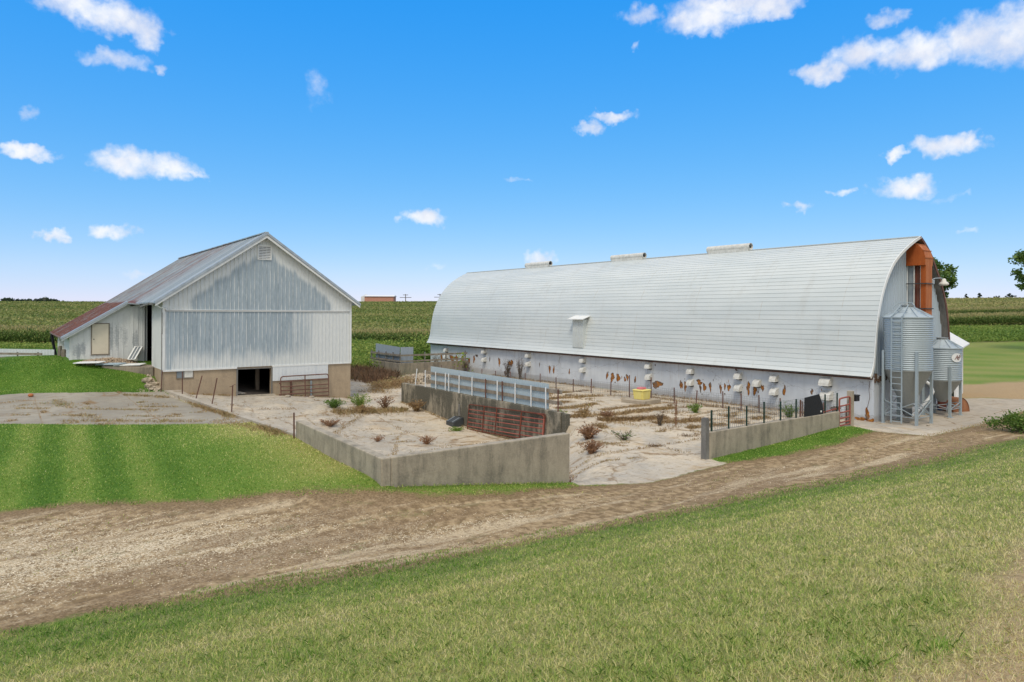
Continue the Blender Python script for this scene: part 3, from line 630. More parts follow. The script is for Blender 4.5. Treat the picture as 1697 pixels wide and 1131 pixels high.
def road_stones():
    x, y = scatter(160000, -3, 46, 9.5, 21); sg = poly_sd(x, y, GRAVEL); ok, d = inview(x, y, .85)
    cov = .5 + .35*vnoise(x*.35, y*1.3, 1.0) + .25*vnoise(x, y, .5); pr = np.clip(cov - .28, 0, 1)*sstep(.2, 1.4, sg)*np.interp(x, [0, 8, 16, 40], [.45, .32, .14, .10])
    ok &= RNG.uniform(0, 1, len(x)) < pr; x, y = x[ok], y[ok]; n = len(x); z = z_ground(x, y); s_ = RNG.uniform(.008, .019, n); th = RNG.uniform(0, 6.283, n)
    T = np.array([(1,0,-.3),(-.5,.86,-.3),(-.5,-.86,-.3),(0,0,.7)]); V = []
    for k in range(4):
        j = RNG.uniform(.7, 1.3, n); V.append(np.stack([x+(T[k,0]*np.cos(th)-T[k,1]*np.sin(th))*s_*j, y+(T[k,0]*np.sin(th)+T[k,1]*np.cos(th))*s_*j, z+.006+T[k,2]*s_*j], 1))
    V = np.stack(V, 1).reshape(-1, 3); b = np.arange(n)[:, None]*4; F = np.concatenate([b+np.array([[0,1,3]]), b+np.array([[1,2,3]]), b+np.array([[2,0,3]])])
    o = link('road_gravel', npmesh('road_gravel', V, F, M['road_stone'])); o['kind'] = 'stuff'
    # sparse dry grass and seedlings on the drive and a straw mat on the bare crest
    x, y = scatter(30000, -2, 46, 9.5, 21); sg = poly_sd(x, y, GRAVEL); ok, d = inview(x, y, .85); ok &= (sg > -.1) & (vnoise(x*.6, y*1.4, .7)*.6 + vnoise(x, y, .25)*.5 > .42); x, y = x[ok], y[ok]; m = len(x)
    blades('drive_grass', x, y, RNG.uniform(.03, .07, m), RNG.uniform(.008, .016, m), np.clip(RNG.normal(.45, .22, m), 0, 1), M['grass'], 1.3)
    x, y = scatter(60000, 2, 9, -.5, 3.4); ok, d = inview(x, y, .97); ok &= RNG.uniform(0, 1, len(x)) < dirtiness(x, y)*.75*np.minimum(1, d/4); x, y = x[ok], y[ok]; m = len(x)
    blades('straw_litter', x, y, RNG.uniform(.03, .09, m), RNG.uniform(.002, .004, m), np.clip(RNG.normal(.82, .16, m), .2, 1), M['grass'], 1.55)
road_stones()
def crack_weeds():
    # dead grass growing out of the joints of the left slab, along the kerb and in the yard
    X, Y, H, L = [], [], [], []
    def line(a, b, n, sp, h, l):
        t = RNG.uniform(0, 1, n); w_ = RNG.normal(0, sp, n)*(.4 + .6*np.abs(np.sin(t*17+a[0]*5)))
        keep = vnoise(t*9+a[0]*3.1, t*0+a[1]*2.3, 1.0) > -.25
        nx, ny = -(b[1]-a[1]), b[0]-a[0]; q = math.hypot(nx, ny)
        X.append((a[0]+(b[0]-a[0])*t + nx/q*w_)[keep]); Y.append((a[1]+(b[1]-a[1])*t + ny/q*w_)[keep])
        H.append(np.clip(RNG.normal(h+.08, .2, keep.sum()), 0, .9)); L.append(RNG.uniform(.6, 1.2, keep.sum())*l)
    line((7.6, 41), (7.75, 24), 2600, .16, .55, .22); line((7.2, 28.6), (7.9, 23.5), 900, .3, .6, .12)
    line((0, 38.6), (5.6, 34.6), 700, .12, .6, .12); line((1.6, 43), (3.3, 31), 900, .25, .62, .14); line((.2, 36.2), (6.8, 31), 700, .12, .6, .12)
    line((3, 37), (7.6, 35.3), 600, .12, .6, .14); line((5, 41), (7.5, 39), 600, .2, .6, .16); line((0.3, 34.3), (6.6, 29.3), 900, .25, .6, .12)
    line((9, 28.5), (16.2, 35.8), 800, .12, .45, .12); line((12, 24), (17, 33), 500, .1, .5, .1); line((14, 36.5), (19.8, 36.4), 2600, .45, .55, .3)
    line((21.5, 25.3), (31.5, 25.6), 4000, .28, .4, .2); line((22, 28.5), (29, 29), 2600, .25, .4, .18); line((21, 22.5), (30, 21.5), 4200, .34, .35, .2); line((22.5, 23.6), (27, 23.2), 2600, .22, .3, .26); line((24, 26.8), (30, 27), 1500, .15, .4, .15); line((25, 20.2), (31, 19.9), 2400, .25, .4, .18)
    line((21, 33), (31, 32), 2600, .3, .4, .2); line((22, 31), (28, 30.4), 1600, .2, .4, .16); line((22, 36), (31, 35), 2400, .3, .4, .2); line((24, 19), (31, 18.5), 700, .15, .4, .12); line((16, 20), (20.5, 19.5), 600, .12, .45, .1); line((32.6, 20), (33.6, 34), 1500, .25, .35, .2)
    line((15.5, 18), (19.5, 17.4), 500, .08, .5, .08); line((18, 23), (19.8, 19), 500, .1, .45, .1); line((19, 42), (25, 47.5), 1800, .7, .45, .3)
    line((21.2, 16.2), (31, 16.5), 500, .1, .45, .15); line((31.5, 12.9), (43, 13.3), 700, .15, .6, .08)
    for xj in (9.05, 12.95, 16.85): line((xj, 19), (xj, 40), 420, .05, .5, .09)
    for yj in (22.9, 27.3, 31.7, 36.1): line((8.6, yj), (20, yj), 360, .06, .5, .10)
    for xj in (24.65, 28.55): line((xj, 17), (xj, 38), 900, .09, .4, .14)
    for yj in (18.5, 22.9, 27.3): line((15.5 if yj < 20 else 21, yj), (32, yj), 700, .08, .4, .12)
    line((20.18, 24), (20.18, 39), 1100, .10, .45, .16); line((8.35, 17), (8.35, 30), 500, .08, .5, .12); line((13.0, 41.45), (18, 41.4), 420, .08, .45, .16); line((8.3, 41.5), (10.8, 41.6), 300, .1, .5, .18); line((21, 17.0), (21, 23), 300, .12, .4, .12)
    line((34.6, 18), (34.6, 58), 2600, .16, .3, .24)
    for k in range(122):                                              # scattered tufts
        if k < 34: cx, cy = RNG.uniform(0, 7.8), RNG.uniform(29, 43); hh, rr, ll, nn = RNG.uniform(.5, .8), RNG.uniform(.10, .32), .12, 70
        elif k < 67: cx, cy = RNG.uniform(9, 20), RNG.uniform(20, 40); hh, rr, ll, nn = RNG.uniform(.25, .7), RNG.uniform(.08, .28), .12, 55
        else: cx, cy = RNG.uniform(20.7, 33), RNG.uniform(17.2, 38); hh, rr, ll, nn = RNG.uniform(.1, .6), RNG.uniform(.10, .4), .18, 80
        if cx < 8 and poly_sd(np.array([cx]), np.array([cy]), SLAB)[0] < 0: continue
        an = RNG.uniform(0, 6.28); q1 = RNG.normal(0, rr*1.4, nn); q2 = RNG.normal(0, rr*.5, nn); an = RNG.uniform(0, 3.1) if k < 34 else .65 + RNG.normal(0, .5)
        X.append(cx + q1*math.cos(an) + q2*math.sin(an)); Y.append(cy - q1*math.sin(an) + q2*math.cos(an)); H.append(np.clip(RNG.normal(hh, .15, nn), 0, 1)); L.append(RNG.uniform(.5, 1.2, nn)*ll)
    x, y, h, l = map(np.concatenate, (X, Y, H, L)); m = len(x)
    blades('dry_crack_grass', x, y, l, RNG.uniform(.012, .022, m), h, M['dead_grass'], 1.2)
crack_weeds()
# ------------------------------------------------------------------ gable barn with its lean-to
def gable_barn():
    R0 = thing('gable_barn', 'grey and white steel gable barn on tan foundation with open dark doorway', 'barn', (7.0, 41.75, 0))
    x0, y0, x1, y1, cx = 7.0, 41.75, 18.0, 66.6, 12.5
    rz = lambda x: 10.05 - .6975*abs(x-cx)
    # front siding, ribs part of the sheet
    m = MB(); m.prism([(x0, y0, 2.1), (x1, y0, 2.1), (x1, y0, 5.36), (x0, y0, 5.36)], (0, .1, 0))
    m.prism([(x0, y0-.02, 5.46), (x1, y0-.02, 5.46), (x1, y0-.02, rz(x1)-.1), (cx, y0-.02, 9.95), (x0, y0-.02, rz(x0)-.1)], (0, .12, 0))
    for x in np.arange(x0+.11, x1, .229):
        x = float(x); m.prism([(x-.022, y0, 2.11), (x+.022, y0, 2.11), (x+.012, y0-.024, 2.11), (x-.012, y0-.024, 2.11)][::-1], (0, 0, 3.24))
        m.prism([(x-.022, y0-.02, 5.47), (x+.022, y0-.02, 5.47), (x+.012, y0-.044, 5.47), (x-.012, y0-.044, 5.47)][::-1], (0, 0, rz(x)-.16-5.47))
    m.build('front_siding', M['barn_front'], R0)
    m = MB(); m.box((x0-.02, y0-.05, 2.02), (10.93, y0+.06, 2.12)); m.box((12.97, y0-.055, 2.03), (16.5, y0+.06, 2.13)); m.box((16.52, y0-.04, 2.05), (x1+.02, y0+.06, 2.11))
    m.box((x0+.12, y0-.052, 5.37), (x1-.1, y0+.02, 5.41)); m.box((x0+.12, y0-.062, 5.43), (x1-.1, y0+.02, 5.47))
    m.box((x0-.025, y0-.045, 2.125), (x0+.10, y0+.08, 6.05)); m.box((x1-.08, y0-.045, 2.115), (x1+.025, y0+.08, 6.05))
    for sgn in (-1, 1):                                          # rake boards
        a = (cx, 9.93); b = (cx+sgn*5.95, 10.05-.6975*5.95-.12)
        m.prism([(a[0], y0-.42, a[1]), (b[0], y0-.42, b[1]), (b[0], y0-.42, b[1]-.13), (a[0], y0-.42, a[1]-.16)], (0, .04, 0))
    m.build('white_trim', M['white_trim'], R0)
    # foundation
    m = MB(); m.box((x0, y0+.03, -.8), (10.95, y0+.35, 2.1)); m.box((12.94, y0+.03, -.8), (x1, y0+.35, 2.1)); m.box((10.94, y0+.06, 2.0), (12.95, y0+.3, 2.2))
    m.box((x0, y0+.35, -.5), (x0+.3, y1, 2.1)); m.box((x1-.3, y0+.35, -.8), (x1, y1, 2.1)); m.box((x0+.3, y1-.3, -.8), (x1-.3, y1, 2.1))
    m.box((13.0, y0-.02, -.5), (16.4, y0+.03, .12))
    fd = m.build('foundation', M['tan_block'], R0)
    m = MB(); m.box((7.68, y0-.01, 1.60), (8.58, y0+.05, 1.64)); m.box((7.68, y0-.005, 1.64), (7.71, y0+.05, 2.02)); m.box((8.55, y0-.005, 1.64), (8.58, y0+.05, 2.02)); m.box((8.06, y0-.005, 1.64), (8.10, y0+.05, 2.02))
    wf = m.build('window', M['wood'], R0)
    m = MB(); m.box((7.71, y0+.012, 1.64), (8.06, y0+.04, 2.02)); m.build('pane', M['glass'], wf)
    m = MB(); m.box((8.10, y0+.005, 1.65), (8.54, y0+.04, 2.02)); m.build('boarded_pane', M['cream_hood'], wf)
    # pale steel panel over the old opening
    m = MB(); m.box((13.0, y0-.035, 1.18), (16.46, y0+.028, 2.03))
    for x in np.arange(13.1, 16.4, .229): m.box((float(x)-.015, y0-.05, 1.19), (float(x)+.015, y0-.035, 2.02))
    m.build('infill_panel', white_metal('infill_panel', (.70, .73, .74), (.33, .40, .46), .8), R0)
    # door frame
    m = MB(); m.prism([(10.90, y0-.02, -.1), (10.98, y0-.02, -.1), (10.98, y0-.02, 1.97), (12.92, y0-.02, 1.97), (12.92, y0-.02, -.1), (12.99, y0-.02, -.1), (12.99, y0-.02, 2.015), (10.90, y0-.02, 2.015)], (0, .045, 0)); m.build('door_frame', M['post_grey'], R0)
    xs_, ys_ = np.meshgrid(np.linspace(x0+.31, x1-.31, 24), np.linspace(y0+.05, y1-.35, 30)); zz_ = z_ground(xs_.ravel(), ys_.ravel())+.05+.03*vnoise(xs_.ravel(), ys_.ravel(), .7)
    m = MB(); m.add(list(zip(xs_.ravel(), ys_.ravel(), np.minimum(zz_, 1.2))), [(r*24+c, r*24+c+1, r*24+c+25, r*24+c+24) for r in range(29) for c in range(23)]); m.build('earth_floor', M['earth_floor'], R0)
    m = MB(); m.box((12.35, y0+1.2, -.3), (12.57, y0+1.42, 2.12)); m.build('inner_post', M['bark'], R0); m = MB(); m.box((9.5, y0+4.0, -.3), (9.7, y0+4.2, 2.12)); m.build('inner_post', M['post_grey'], R0)
    m = MB(); m.box((x0+.3, y0+.35, 2.12), (x1-.3, y1-.3, 2.22)); m.build('loft_floor', M['dark'], R0)
    # side and back siding; the left wall is open between 45.3 and 47.4
    m = MB(); m.box((x0, y0+.12, 2.1), (x0+.1, 45.3, 6.1)); m.box((x0, 47.6, 2.1), (x0+.1, y1, 6.1)); m.box((x0, 45.3, 5.75), (x0+.1, 47.6, 6.1))
    m.box((x1-.1, y0+.12, 2.1), (x1, y1, 6.1))
    m.prism([(x0+.1, y1-.1, 2.1), (x1-.1, y1-.1, 2.1), (x1-.1, y1-.1, rz(x1)-.1), (cx, y1-.1, 9.95), (x0+.1, y1-.1, rz(x0)-.1)], (0, .1, 0))
    for y in np.arange(y0+.3, 45.2, .3): m.box((x0-.022, float(y)-.02, 2.11), (x0, float(y)+.02, 5.7))
    m.build('side_siding', M['barn_side'], R0)
    # cross braces seen in the gap of the sliding door
    m = MB(); m.bar((7.5, 45.4, 2.4), (7.5, 47.4, 3.7), .06); m.bar((7.5, 47.4, 4.0), (7.5, 45.4, 5.2), .06); m.build('door_brace', M['post_grey'], R0)
    # roof
    m = MB()
    for sgn in (-1, 1):
        e = cx+sgn*5.95
        m.prism([(cx, y0-.4, 10.05), (e, y0-.4, rz(e)), (e, y0-.4, rz(e)-.09), (cx, y0-.4, 9.96)], (0, y1-y0+.7, 0))
        for y in np.arange(y0-.1, y1+.2, .61):
            y = float(y); m.prism([(cx, y-.03, 10.05), (e, y-.03, rz(e)), (e, y-.03, rz(e)+.028), (cx, y-.03, 10.078)], (0, .06, 0))
    m.bar((cx, y0-.42, 10.10), (cx, y1+.32, 10.10), .22, .06)
    rf = m.build('roof', M['galv_roof'], R0)
    m = MB()
    for sgn in (-1, 1):
        e = cx+sgn*5.98
        m.prism([(cx, y0-.46, 10.10), (e, y0-.46, rz(e)+.04), (e, y0-.46, rz(e)-.10), (cx, y0-.46, 9.95)], (0, .06, 0))
        m.prism([(cx, y0-.46, 10.10), (e, y0-.46, rz(e)+.04), (e, y0-.46, rz(e)+.06), (cx, y0-.46, 10.12)], (0, .35, 0))
    m.build('rake_flashing', M['galv_trim'], rf)
    # eave gutter, bent, and its downspout
    m = MB(); e = cx-5.95
    m.box((e-.02, 42.2, rz(e)-.17), (e+.18, 44.2, rz(e)-.06)); m.bar((e+.02, 43.2, rz(e)-.09), (e+.02, 46.4, rz(e)-.26), .14, .10); m.build('gutter', M['post_grey'], R0)
    m = MB(); m.tube([(6.7, 42.3, 5.78), (6.85, 42.0, 5.62), (7.15, 41.62, 5.50)], .05, 8); m.build('downspout', M['white_trim'], R0)
    m = MB(); m.tube([(6.93, 41.70, 1.0), (6.93, 41.70, 5.5)], .022, 6); m.tube([(6.96, 41.66, 5.3), (6.97, 41.55, 4.6), (6.95, 41.63, 4.1)], .012, 5); m.build('conduit', M['post_grey'], R0)
    # louvred gable vent
    m = MB(); a, b, lo, hi = 12.06, 12.89, 8.48, 9.36
    m.box((a, y0-.075, lo), (a+.06, y0-.021, hi)); m.box((b-.06, y0-.075, lo), (b, y0-.021, hi)); m.box((a+.06, y0-.075, lo), (b-.06, y0-.021, lo+.06)); m.box((a+.06, y0-.075, hi-.06), (b-.06, y0-.021, hi))
    gv = m.build('gable_vent', M['white_trim'], R0)
    m = MB()
    m = MB(); m.box((a+.06, y0-.028, lo+.06), (b-.06, y0-.022, hi-.06)); m.build('vent_shade_backing', M['dark'], gv)  # dark sheet that puts in the shade between the slats
    m = MB()
    for k in range(8):
        z = lo+.09+k*.096; m.prism([(a+.06, y0-.022, z+.07), (a+.06, y0-.07, z), (a+.06, y0-.062, z), (a+.06, y0-.022, z+.08)], (b-a-.12, 0, 0))
    m.build('louvre', M['white_trim'], gv)
    # lean-to
    lx, ly = 3.02, 47.5; lz = lambda x: 3.84 + .64*(x-2.7)
    L = MB(); L.prism([(lx, ly, 2.0), (6.15, ly, 2.0), (6.15, ly, 5.82), (5.9, ly, lz(5.9)-.12), (lx, ly, lz(lx)-.12)], (0, .1, 0))
    for x in np.arange(lx+.15, 6.1, .29):
        x = float(x); L.box((x-.018, ly-.02, 2.05), (x+.018, ly, min(5.8, lz(x)-.16)))
    L.box((2.74, 52.0, 1.8), (lx+.1, 52.1, 3.72)); L.box((2.92, 52.1, 1.8), (3.02, 56.5, 3.72)); L.box((3.02, 56.4, 1.8), (6.9, 56.5, 4.0)); L.box((lx, ly+.1, 1.9), (lx+.1, 52.0, 3.9))
    lean = L.build('lean_to', M['lean_front'], R0)
    m = MB(); m.prism([(6.15, ly-.06, 2.2), (6.93, ly-.06, 2.2), (6.93, ly-.06, 5.82), (6.15, ly-.06, 5.65)], (0, .06, 0))
    for x in (6.3, 6.55, 6.8): m.box((x-.02, ly-.08, 2.25), (x+.02, ly-.06, 5.6))
    m.build('sliding_door', M['lean_front'], lean)
    e2 = 2.62
    m = MB(); m.prism([(5.95, ly-.35, lz(5.95)), (e2, ly-.35, lz(e2)), (e2, ly-.35, lz(e2)-.07), (5.95, ly-.35, lz(5.95)-.07)], (0, 13.2, 0)); m.prism([(5.95, ly-.6, 5.87), (6.62, ly-.6, 5.80), (6.62, ly-.6, 5.74), (5.95, ly-.6, 5.80)], (0, 13.4, 0))
    for y in np.arange(ly, ly+12.8, .61):
        y = float(y); m.prism([(5.93, y-.03, lz(5.93)), (e2, y-.03, lz(e2)), (e2, y-.03, lz(e2)+.03), (5.93, y-.03, lz(5.93)+.03)], (0, .06, 0))
    m.build('lean_to_roof', M['galv_roof'], lean)
    m = MB(); m.prism([(5.97, ly-.4, lz(5.97)+.04), (e2-.02, ly-.4, lz(e2)+.03), (e2-.02, ly-.4, lz(e2)-.12), (5.97, ly-.4, lz(5.97)-.11)], (0, .05, 0))
    m.prism([(5.97, ly-.4, lz(5.97)+.04), (e2-.02, ly-.4, lz(e2)+.03), (e2-.02, ly-.4, lz(e2)+.05), (5.97, ly-.4, lz(5.97)+.06)], (0, .45, 0)); m.build('lean_to_flashing', M['galv_trim'], lean)
    m = MB(); m.prism([(5.97, ly-.37, lz(5.97)-.115), (e2, ly-.37, lz(e2)-.125), (e2, ly-.37, lz(e2)-.19), (5.97, ly-.37, lz(5.97)-.18)], (0, .04, 0)); m.build('lean_to_trim', M['white_trim'], lean)
    m = MB(); m.box((4.16, ly-.045, 2.79), (5.00, ly-.003, 4.58)); dr = m.build('door', M['door_cream'], lean)
    m = MB(); m.box((4.10, ly-.035, 2.72), (4.155, ly-.002, 4.64)); m.box((5.005, ly-.035, 2.72), (5.06, ly-.002, 4.64)); m.box((4.155, ly-.035, 4.585), (5.005, ly-.002, 4.64)); m.box((4.155, ly-.035, 2.72), (5.005, ly-.002, 2.785)); m.build('door_frame', M['wood'], dr)
    m = MB(); m.tube([(4.24, ly-.05, 3.68), (4.24, ly-.11, 3.68), (4.24, ly-.13, 3.68)], [.018, .018, .035], 8); m.build('handle', M['dark_metal'], dr)
    m = MB(); m.tube([(2.70, 59.3, 3.68), (2.78, 59.3, 3.1), (2.98, 59.3, 2.0)], .09, 8); m.build('leaning_post', M['black_plastic'], lean)
    m = MB(); m.box((lx+.3, ly+.3, 2.0), (6.9, 60, 2.05)); m.build('lean_to_floor', M['dark'], lean)
gable_barn()

# ------------------------------------------------------------------ arched-roof barn
PROF = [(0, 9.58), (.5, 9.38), (1.1, 9.07), (1.7, 8.72), (2.25, 8.32), (2.75, 7.84), (3.2, 7.3), (3.6, 6.68), (3.9, 6.06), (4.1, 5.5), (4.26, 4.85), (4.37, 4.2), (4.46, 3.55), (4.54, 3.0), (4.62, 2.70), (4.76, 2.45), (4.93, 2.28)]
def resample(P, n):
    P = np.array(P); s_ = np.r_[0, np.cumsum(np.hypot(*np.diff(P, axis=0).T))]; t = np.linspace(0, s_[-1], n)
    from_ = lambda k: np.interp(t, s_, P[:, k]); out = np.stack([from_(0), from_(1)], 1)
    for _ in range(2): out[1:-1] = .25*out[:-2]+.5*out[1:-1]+.25*out[2:]
    return out
HOODS = [(57.67,1.73),(57.66,1.11),(51.04,1.90),(51.03,1.17),(44.56,1.90),(44.55,1.17),(37.9,1.90),(37.9,1.17),(31.38,1.90),(31.37,1.15),(27.88,1.80),(27.88,1.07),(24.39,1.76),(24.38,1.04),(23.14,1.43),(22.04,1.80),(22.04,1.05)]
SPALLS = [(58.74,1.2,.52,.5),(56.68,1.22,.6,1.0),(55.85,1.23,.57,.5),(54.82,1.27,.58,.5),(53.68,1.16,.58,.31),(52.85,1.34,.75,.36),(48.83,1.32,.73,.38),(47.14,1.31,.79,.7),(41.91,1.24,.52,.2),(41.41,1.17,.56,.2),(39.55,1.02,.67,.13),(35.44,1.11,.65,.22),(34.91,1.11,.5,.4),(34.35,1.12,.52,.35),(33.67,.92,.58,.17),(33.44,1.09,.72,.24),(32.71,1.03,.56,.12),(30.75,.87,.43,.99),(28.72,1.06,.55,.25),(28.38,1.02,.49,.25),(27.28,1.23,.93,.47),(26.9,1.08,.55,.21),(26.46,1.13,.64,.19),(25.7,1.07,.59,.17),(25.4,1.13,.83,.13),(25.12,1.15,.74,.21),(23.78,1.33,.7,.26),(23.36,1.19,.71,.28),(22.85,1.32,.96,.18),(21.49,1.33,.87,.21),(19.87,1.33,1.08,.13)]
def arched_barn():
    R0 = thing('arched_barn', 'long white barn with arched lapped steel roof on a rust-spotted painted concrete wall', 'barn', (34.9, 16.6, 0))
    cx, X0, X1, Y0, Y1 = 39.4, 34.9, 43.9, 16.6, 60.9
    # roof: lapped courses, each ending in a lip
    n = 35; P = resample(PROF, n+1); P[0] = PROF[0]; P[-1] = PROF[-1]
    yf = lambda z: Y0 - .02 - .24*max(0, (z-8.0)/1.58)**1.2
    for_side = {}
    m = MB(); inner = MB()
    for sgn in (-1, 1):
        pts = []
        for i in range(n):
            a, b = P[i], P[i+1]; t = (b-a)/np.hypot(*(b-a)); nn = np.array([-t[1], t[0]])          # outward
            if nn[0] < 0: nn = -nn
            pts += [a, b + nn*.015, b + nn*.0]
        V = []; Fs = []
        for p in pts:
            x = cx + sgn*p[0]; V += [(x, yf(p[1]), p[1]), (x, Y1+.1, p[1])]
        k = len(pts)
        for i in range(k-1): Fs.append((2*i, 2*i+1, 2*i+3, 2*i+2) if sgn > 0 else (2*i, 2*i+2, 2*i+3, 2*i+1))
        m.add(V, Fs)
        V = []; Fs = []
        for p in P:
            q = np.array([max(0, p[0]-.10), p[1]-.07]); x = cx + sgn*q[0]; V += [(x, yf(p[1])+.01, q[1]), (x, Y1, q[1])]
        for i in range(n): Fs.append((2*i, 2*i+2, 2*i+3, 2*i+1))
        inner.add(V, Fs)
    m.box((cx-.14, Y0-.2, 9.56), (cx+.14, Y1+.1, 9.61))
    rf = m.build('roof', M['q_roof'], R0)
    inner.build('roof_underside', M['post_grey'], rf)
    for sgn, mat in ((-1, M['white_trim']), (1, M['rust_brown'])):
        m = MB(); V = []; Fs = []
        for p in P:
            t = .055
            for (o, dy) in ((.035, -.03), (.035, .02), (-.10, .02), (-.10, -.03)):
                V.append((cx + sgn*(p[0]+o*.9), yf(p[1])+dy, p[1]+o*.75))
        for i in range(n):
            for j in range(4): Fs.append((4*i+j, 4*i+(j+1) % 4, 4*i+4+(j+1) % 4, 4*i+4+j))
        Fs += [(0, 1, 2, 3), tuple(4*n+j for j in (3, 2, 1, 0))]
        m.add(V, Fs); m.build('rake_trim', mat, rf)
    m = MB(); m.box((34.60, Y0+.05, 2.2), (34.895, Y1, 2.29)); m.box((34.84, Y0+.05, 2.12), (34.896, Y1, 2.2)); m.build('eave_board', M['rust_brown'], R0)
    m = MB(); m.prism([(34.46, Y0+.005, 2.26), (34.82, Y0+.005, 2.28), (34.95, Y0+.005, 2.95), (34.80, Y0+.005, 2.62)], (0, .12, 0)); m.build('eave_return', M['soffit'], R0)
    # painted concrete wall with blown patches
    m = MB(); m.box((X0, Y0, -.8), (X0+.3, Y1, 2.2)); m.box((X0+.3, Y0, -.8), (X1-.3, Y0+.3, 2.28)); m.box((X1-.3, Y0, -.8), (X1, Y1, 2.2)); m.box((X0+.3, Y1-.3, -.8), (X1-.3, Y1, 2.2))
    rr = random.Random(11)
    def blob(y, z1, z0, wd, grow, xo, mi, seed):
        r2 = random.Random(seed); m.cur = mi; N = 30; ring = []; ph = [r2.uniform(0, 6.28) for _ in range(4)]
        cy_, cz_ = y, (z0+z1)/2; hy, hz = wd/2+grow, (z1-z0)/2+grow*1.1
        for k in range(N):
            a = 2*math.pi*k/N; f = 1 + .20*math.sin(2*a+ph[0]) + .16*math.sin(3*a+ph[1]) + .12*math.sin(5*a+ph[2]) + r2.uniform(-.14, .14)
            vy = math.cos(a)*hy*f; vz = math.sin(a)*hz*f
            if vz < 0: vy *= 1 + vz/hz*.35                         # narrows downward
            ring.append((xo, cy_+vy, cz_+vz))
        c = (xo, cy_, cz_); m.add([c] + ring, [(0, 1+(k+1) % N, 1+k) for k in range(N)]); m.cur = 0
    for i, (y, z1, z0, wd) in enumerate(SPALLS):
        wd = max(wd*.85, .12)
        blob(y, z1, z0, wd, .02, X0-.004, 1, i); blob(y-.012, z1-.02, z0+.0, wd*.92, .0, X0-.008, 2, i)
        for _ in range(rr.randint(0, 2)): yy = y+rr.uniform(-.6, .6); zz = rr.uniform(.4, 1.5); blob(yy, zz, zz-rr.uniform(.05, .18), rr.uniform(.03, .09), 0, X0-.005, rr.choice((1, 2)), rr.randint(0, 999))
    for (y, z1, z0, wd) in ((16.92, .62, .02, .26), (17.25, .2, -.05, .5), (16.72, .16, -.05, .3)): blob(y, z1, z0, wd, .0, X0-.006, 2, int(y*100))
    for (y, z1, z0, wd) in ((55.0-2.6, 1.5, 1.3, .5), (50.3, 1.45, .95, .12), (43.2, 1.4, .9, .07), (30.9, 2.0, 1.85, .08), (27.2, .95, .45, .14), (24.6, 2.1, 2.0, .2), (47.9, .3, -.1, .4), (18.6, .6, .25, .5)): blob(y, z1, z0, wd, .0, X0-.005, 1, int(y*77))
    m.cur = 1
    rp = [(16.80, 2.05), (16.84, 1.6), (16.80, 1.2), (16.88, .85), (16.95, .55)]
    for (a, b) in zip(rp[:-1], rp[1:]): m.add([(X0-.005, a[0]-.012, a[1]), (X0-.005, a[0]+.014, a[1]), (X0-.005, b[0]+.014, b[1]), (X0-.005, b[0]-.012, b[1])], [(0, 1, 2, 3)])
    m.cur = 0
    m.build('concrete_wall', [M['q_wall'], M['spall_rim'], M['spall']], R0)
    m = MB()
    for k in range(14):
        x = 34.98 + k*.09; m.obox((x, Y0-.01, 1.95+rr.uniform(0, .2)), .06, .05, rr.uniform(.12, .32), rr.uniform(0, 3))
    m.build('broken_wall_top', M['spall_rim'], R0)
    # gable sheeting
    def gable(y, name, ribs):
        m = MB(); L = [(cx-p[0]+.08, y, p[1]-.06) for p in P if p[1] > 2.6][::-1]; Rr = [(cx+p[0]-.08, y, p[1]-.06) for p in P if p[1] > 2.6][1:]
        poly = [(L[0][0], y, 2.2)] + L + Rr + [(Rr[-1][0], y, 2.2)]; m.prism(poly, (0, .05, 0))
        hz = lambda x: float(np.interp(abs(x-cx), P[:, 0], P[:, 1]))
        if ribs:
            for x in np.arange(X0+.25, X1-.1, .205):
                x = float(x); m.prism([(x-.03, y, 2.25), (x+.03, y, 2.25), (x+.014, y-.035, 2.25), (x-.014, y-.035, 2.25)][::-1], (0, 0, hz(x)-.14-2.25))
        m.build(name, M['gable_sheet'], R0)
    gable(16.95, 'gable_sheeting', True); gable(Y1-.1, 'gable_sheeting', False)
    # wall hoods
    def hood(y, z, wd, pr, hh):
        m = MB(); K = 7; prof = [(0, hh)] + [(-pr*math.sin(a), hh*math.cos(a)*.96+.02) for a in np.linspace(.15, math.pi/2, K)] + [(-pr*1.03, -.03), (-pr*.98, -.03)]
        A = [(X0+x, y-wd/2, z+zz) for (x, zz) in prof]; B = [(x, y+wd/2, zz) for (x, _, zz) in A]; k = len(A)
        m.add(A + B, [(i, i+1, k+i+1, k+i) for i in range(k-1)])
        wall = (X0, y-wd/2, z-.02); wb = (X0, y+wd/2, z-.02)
        m.add(A + [wall], [tuple(range(k+1))]); m.add(B + [wb], [tuple(range(k+1))[::-1]])
        m.box((X0-.03, y-wd/2-.03, z+hh-.02), (X0, y+wd/2+.03, z+hh+.05))
        m.cur = 1; m.box((X0-.10, y-wd/2+.03, z-.10), (X0-.002, y+wd/2-.03, z+.04))  # dark box under the lip stands in for the shade below the hood
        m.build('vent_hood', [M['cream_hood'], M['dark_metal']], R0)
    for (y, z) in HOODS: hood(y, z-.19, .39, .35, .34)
    hood(19.0, 1.66, .56, .44, .40); hood(18.97, .92, .56, .44, .40)
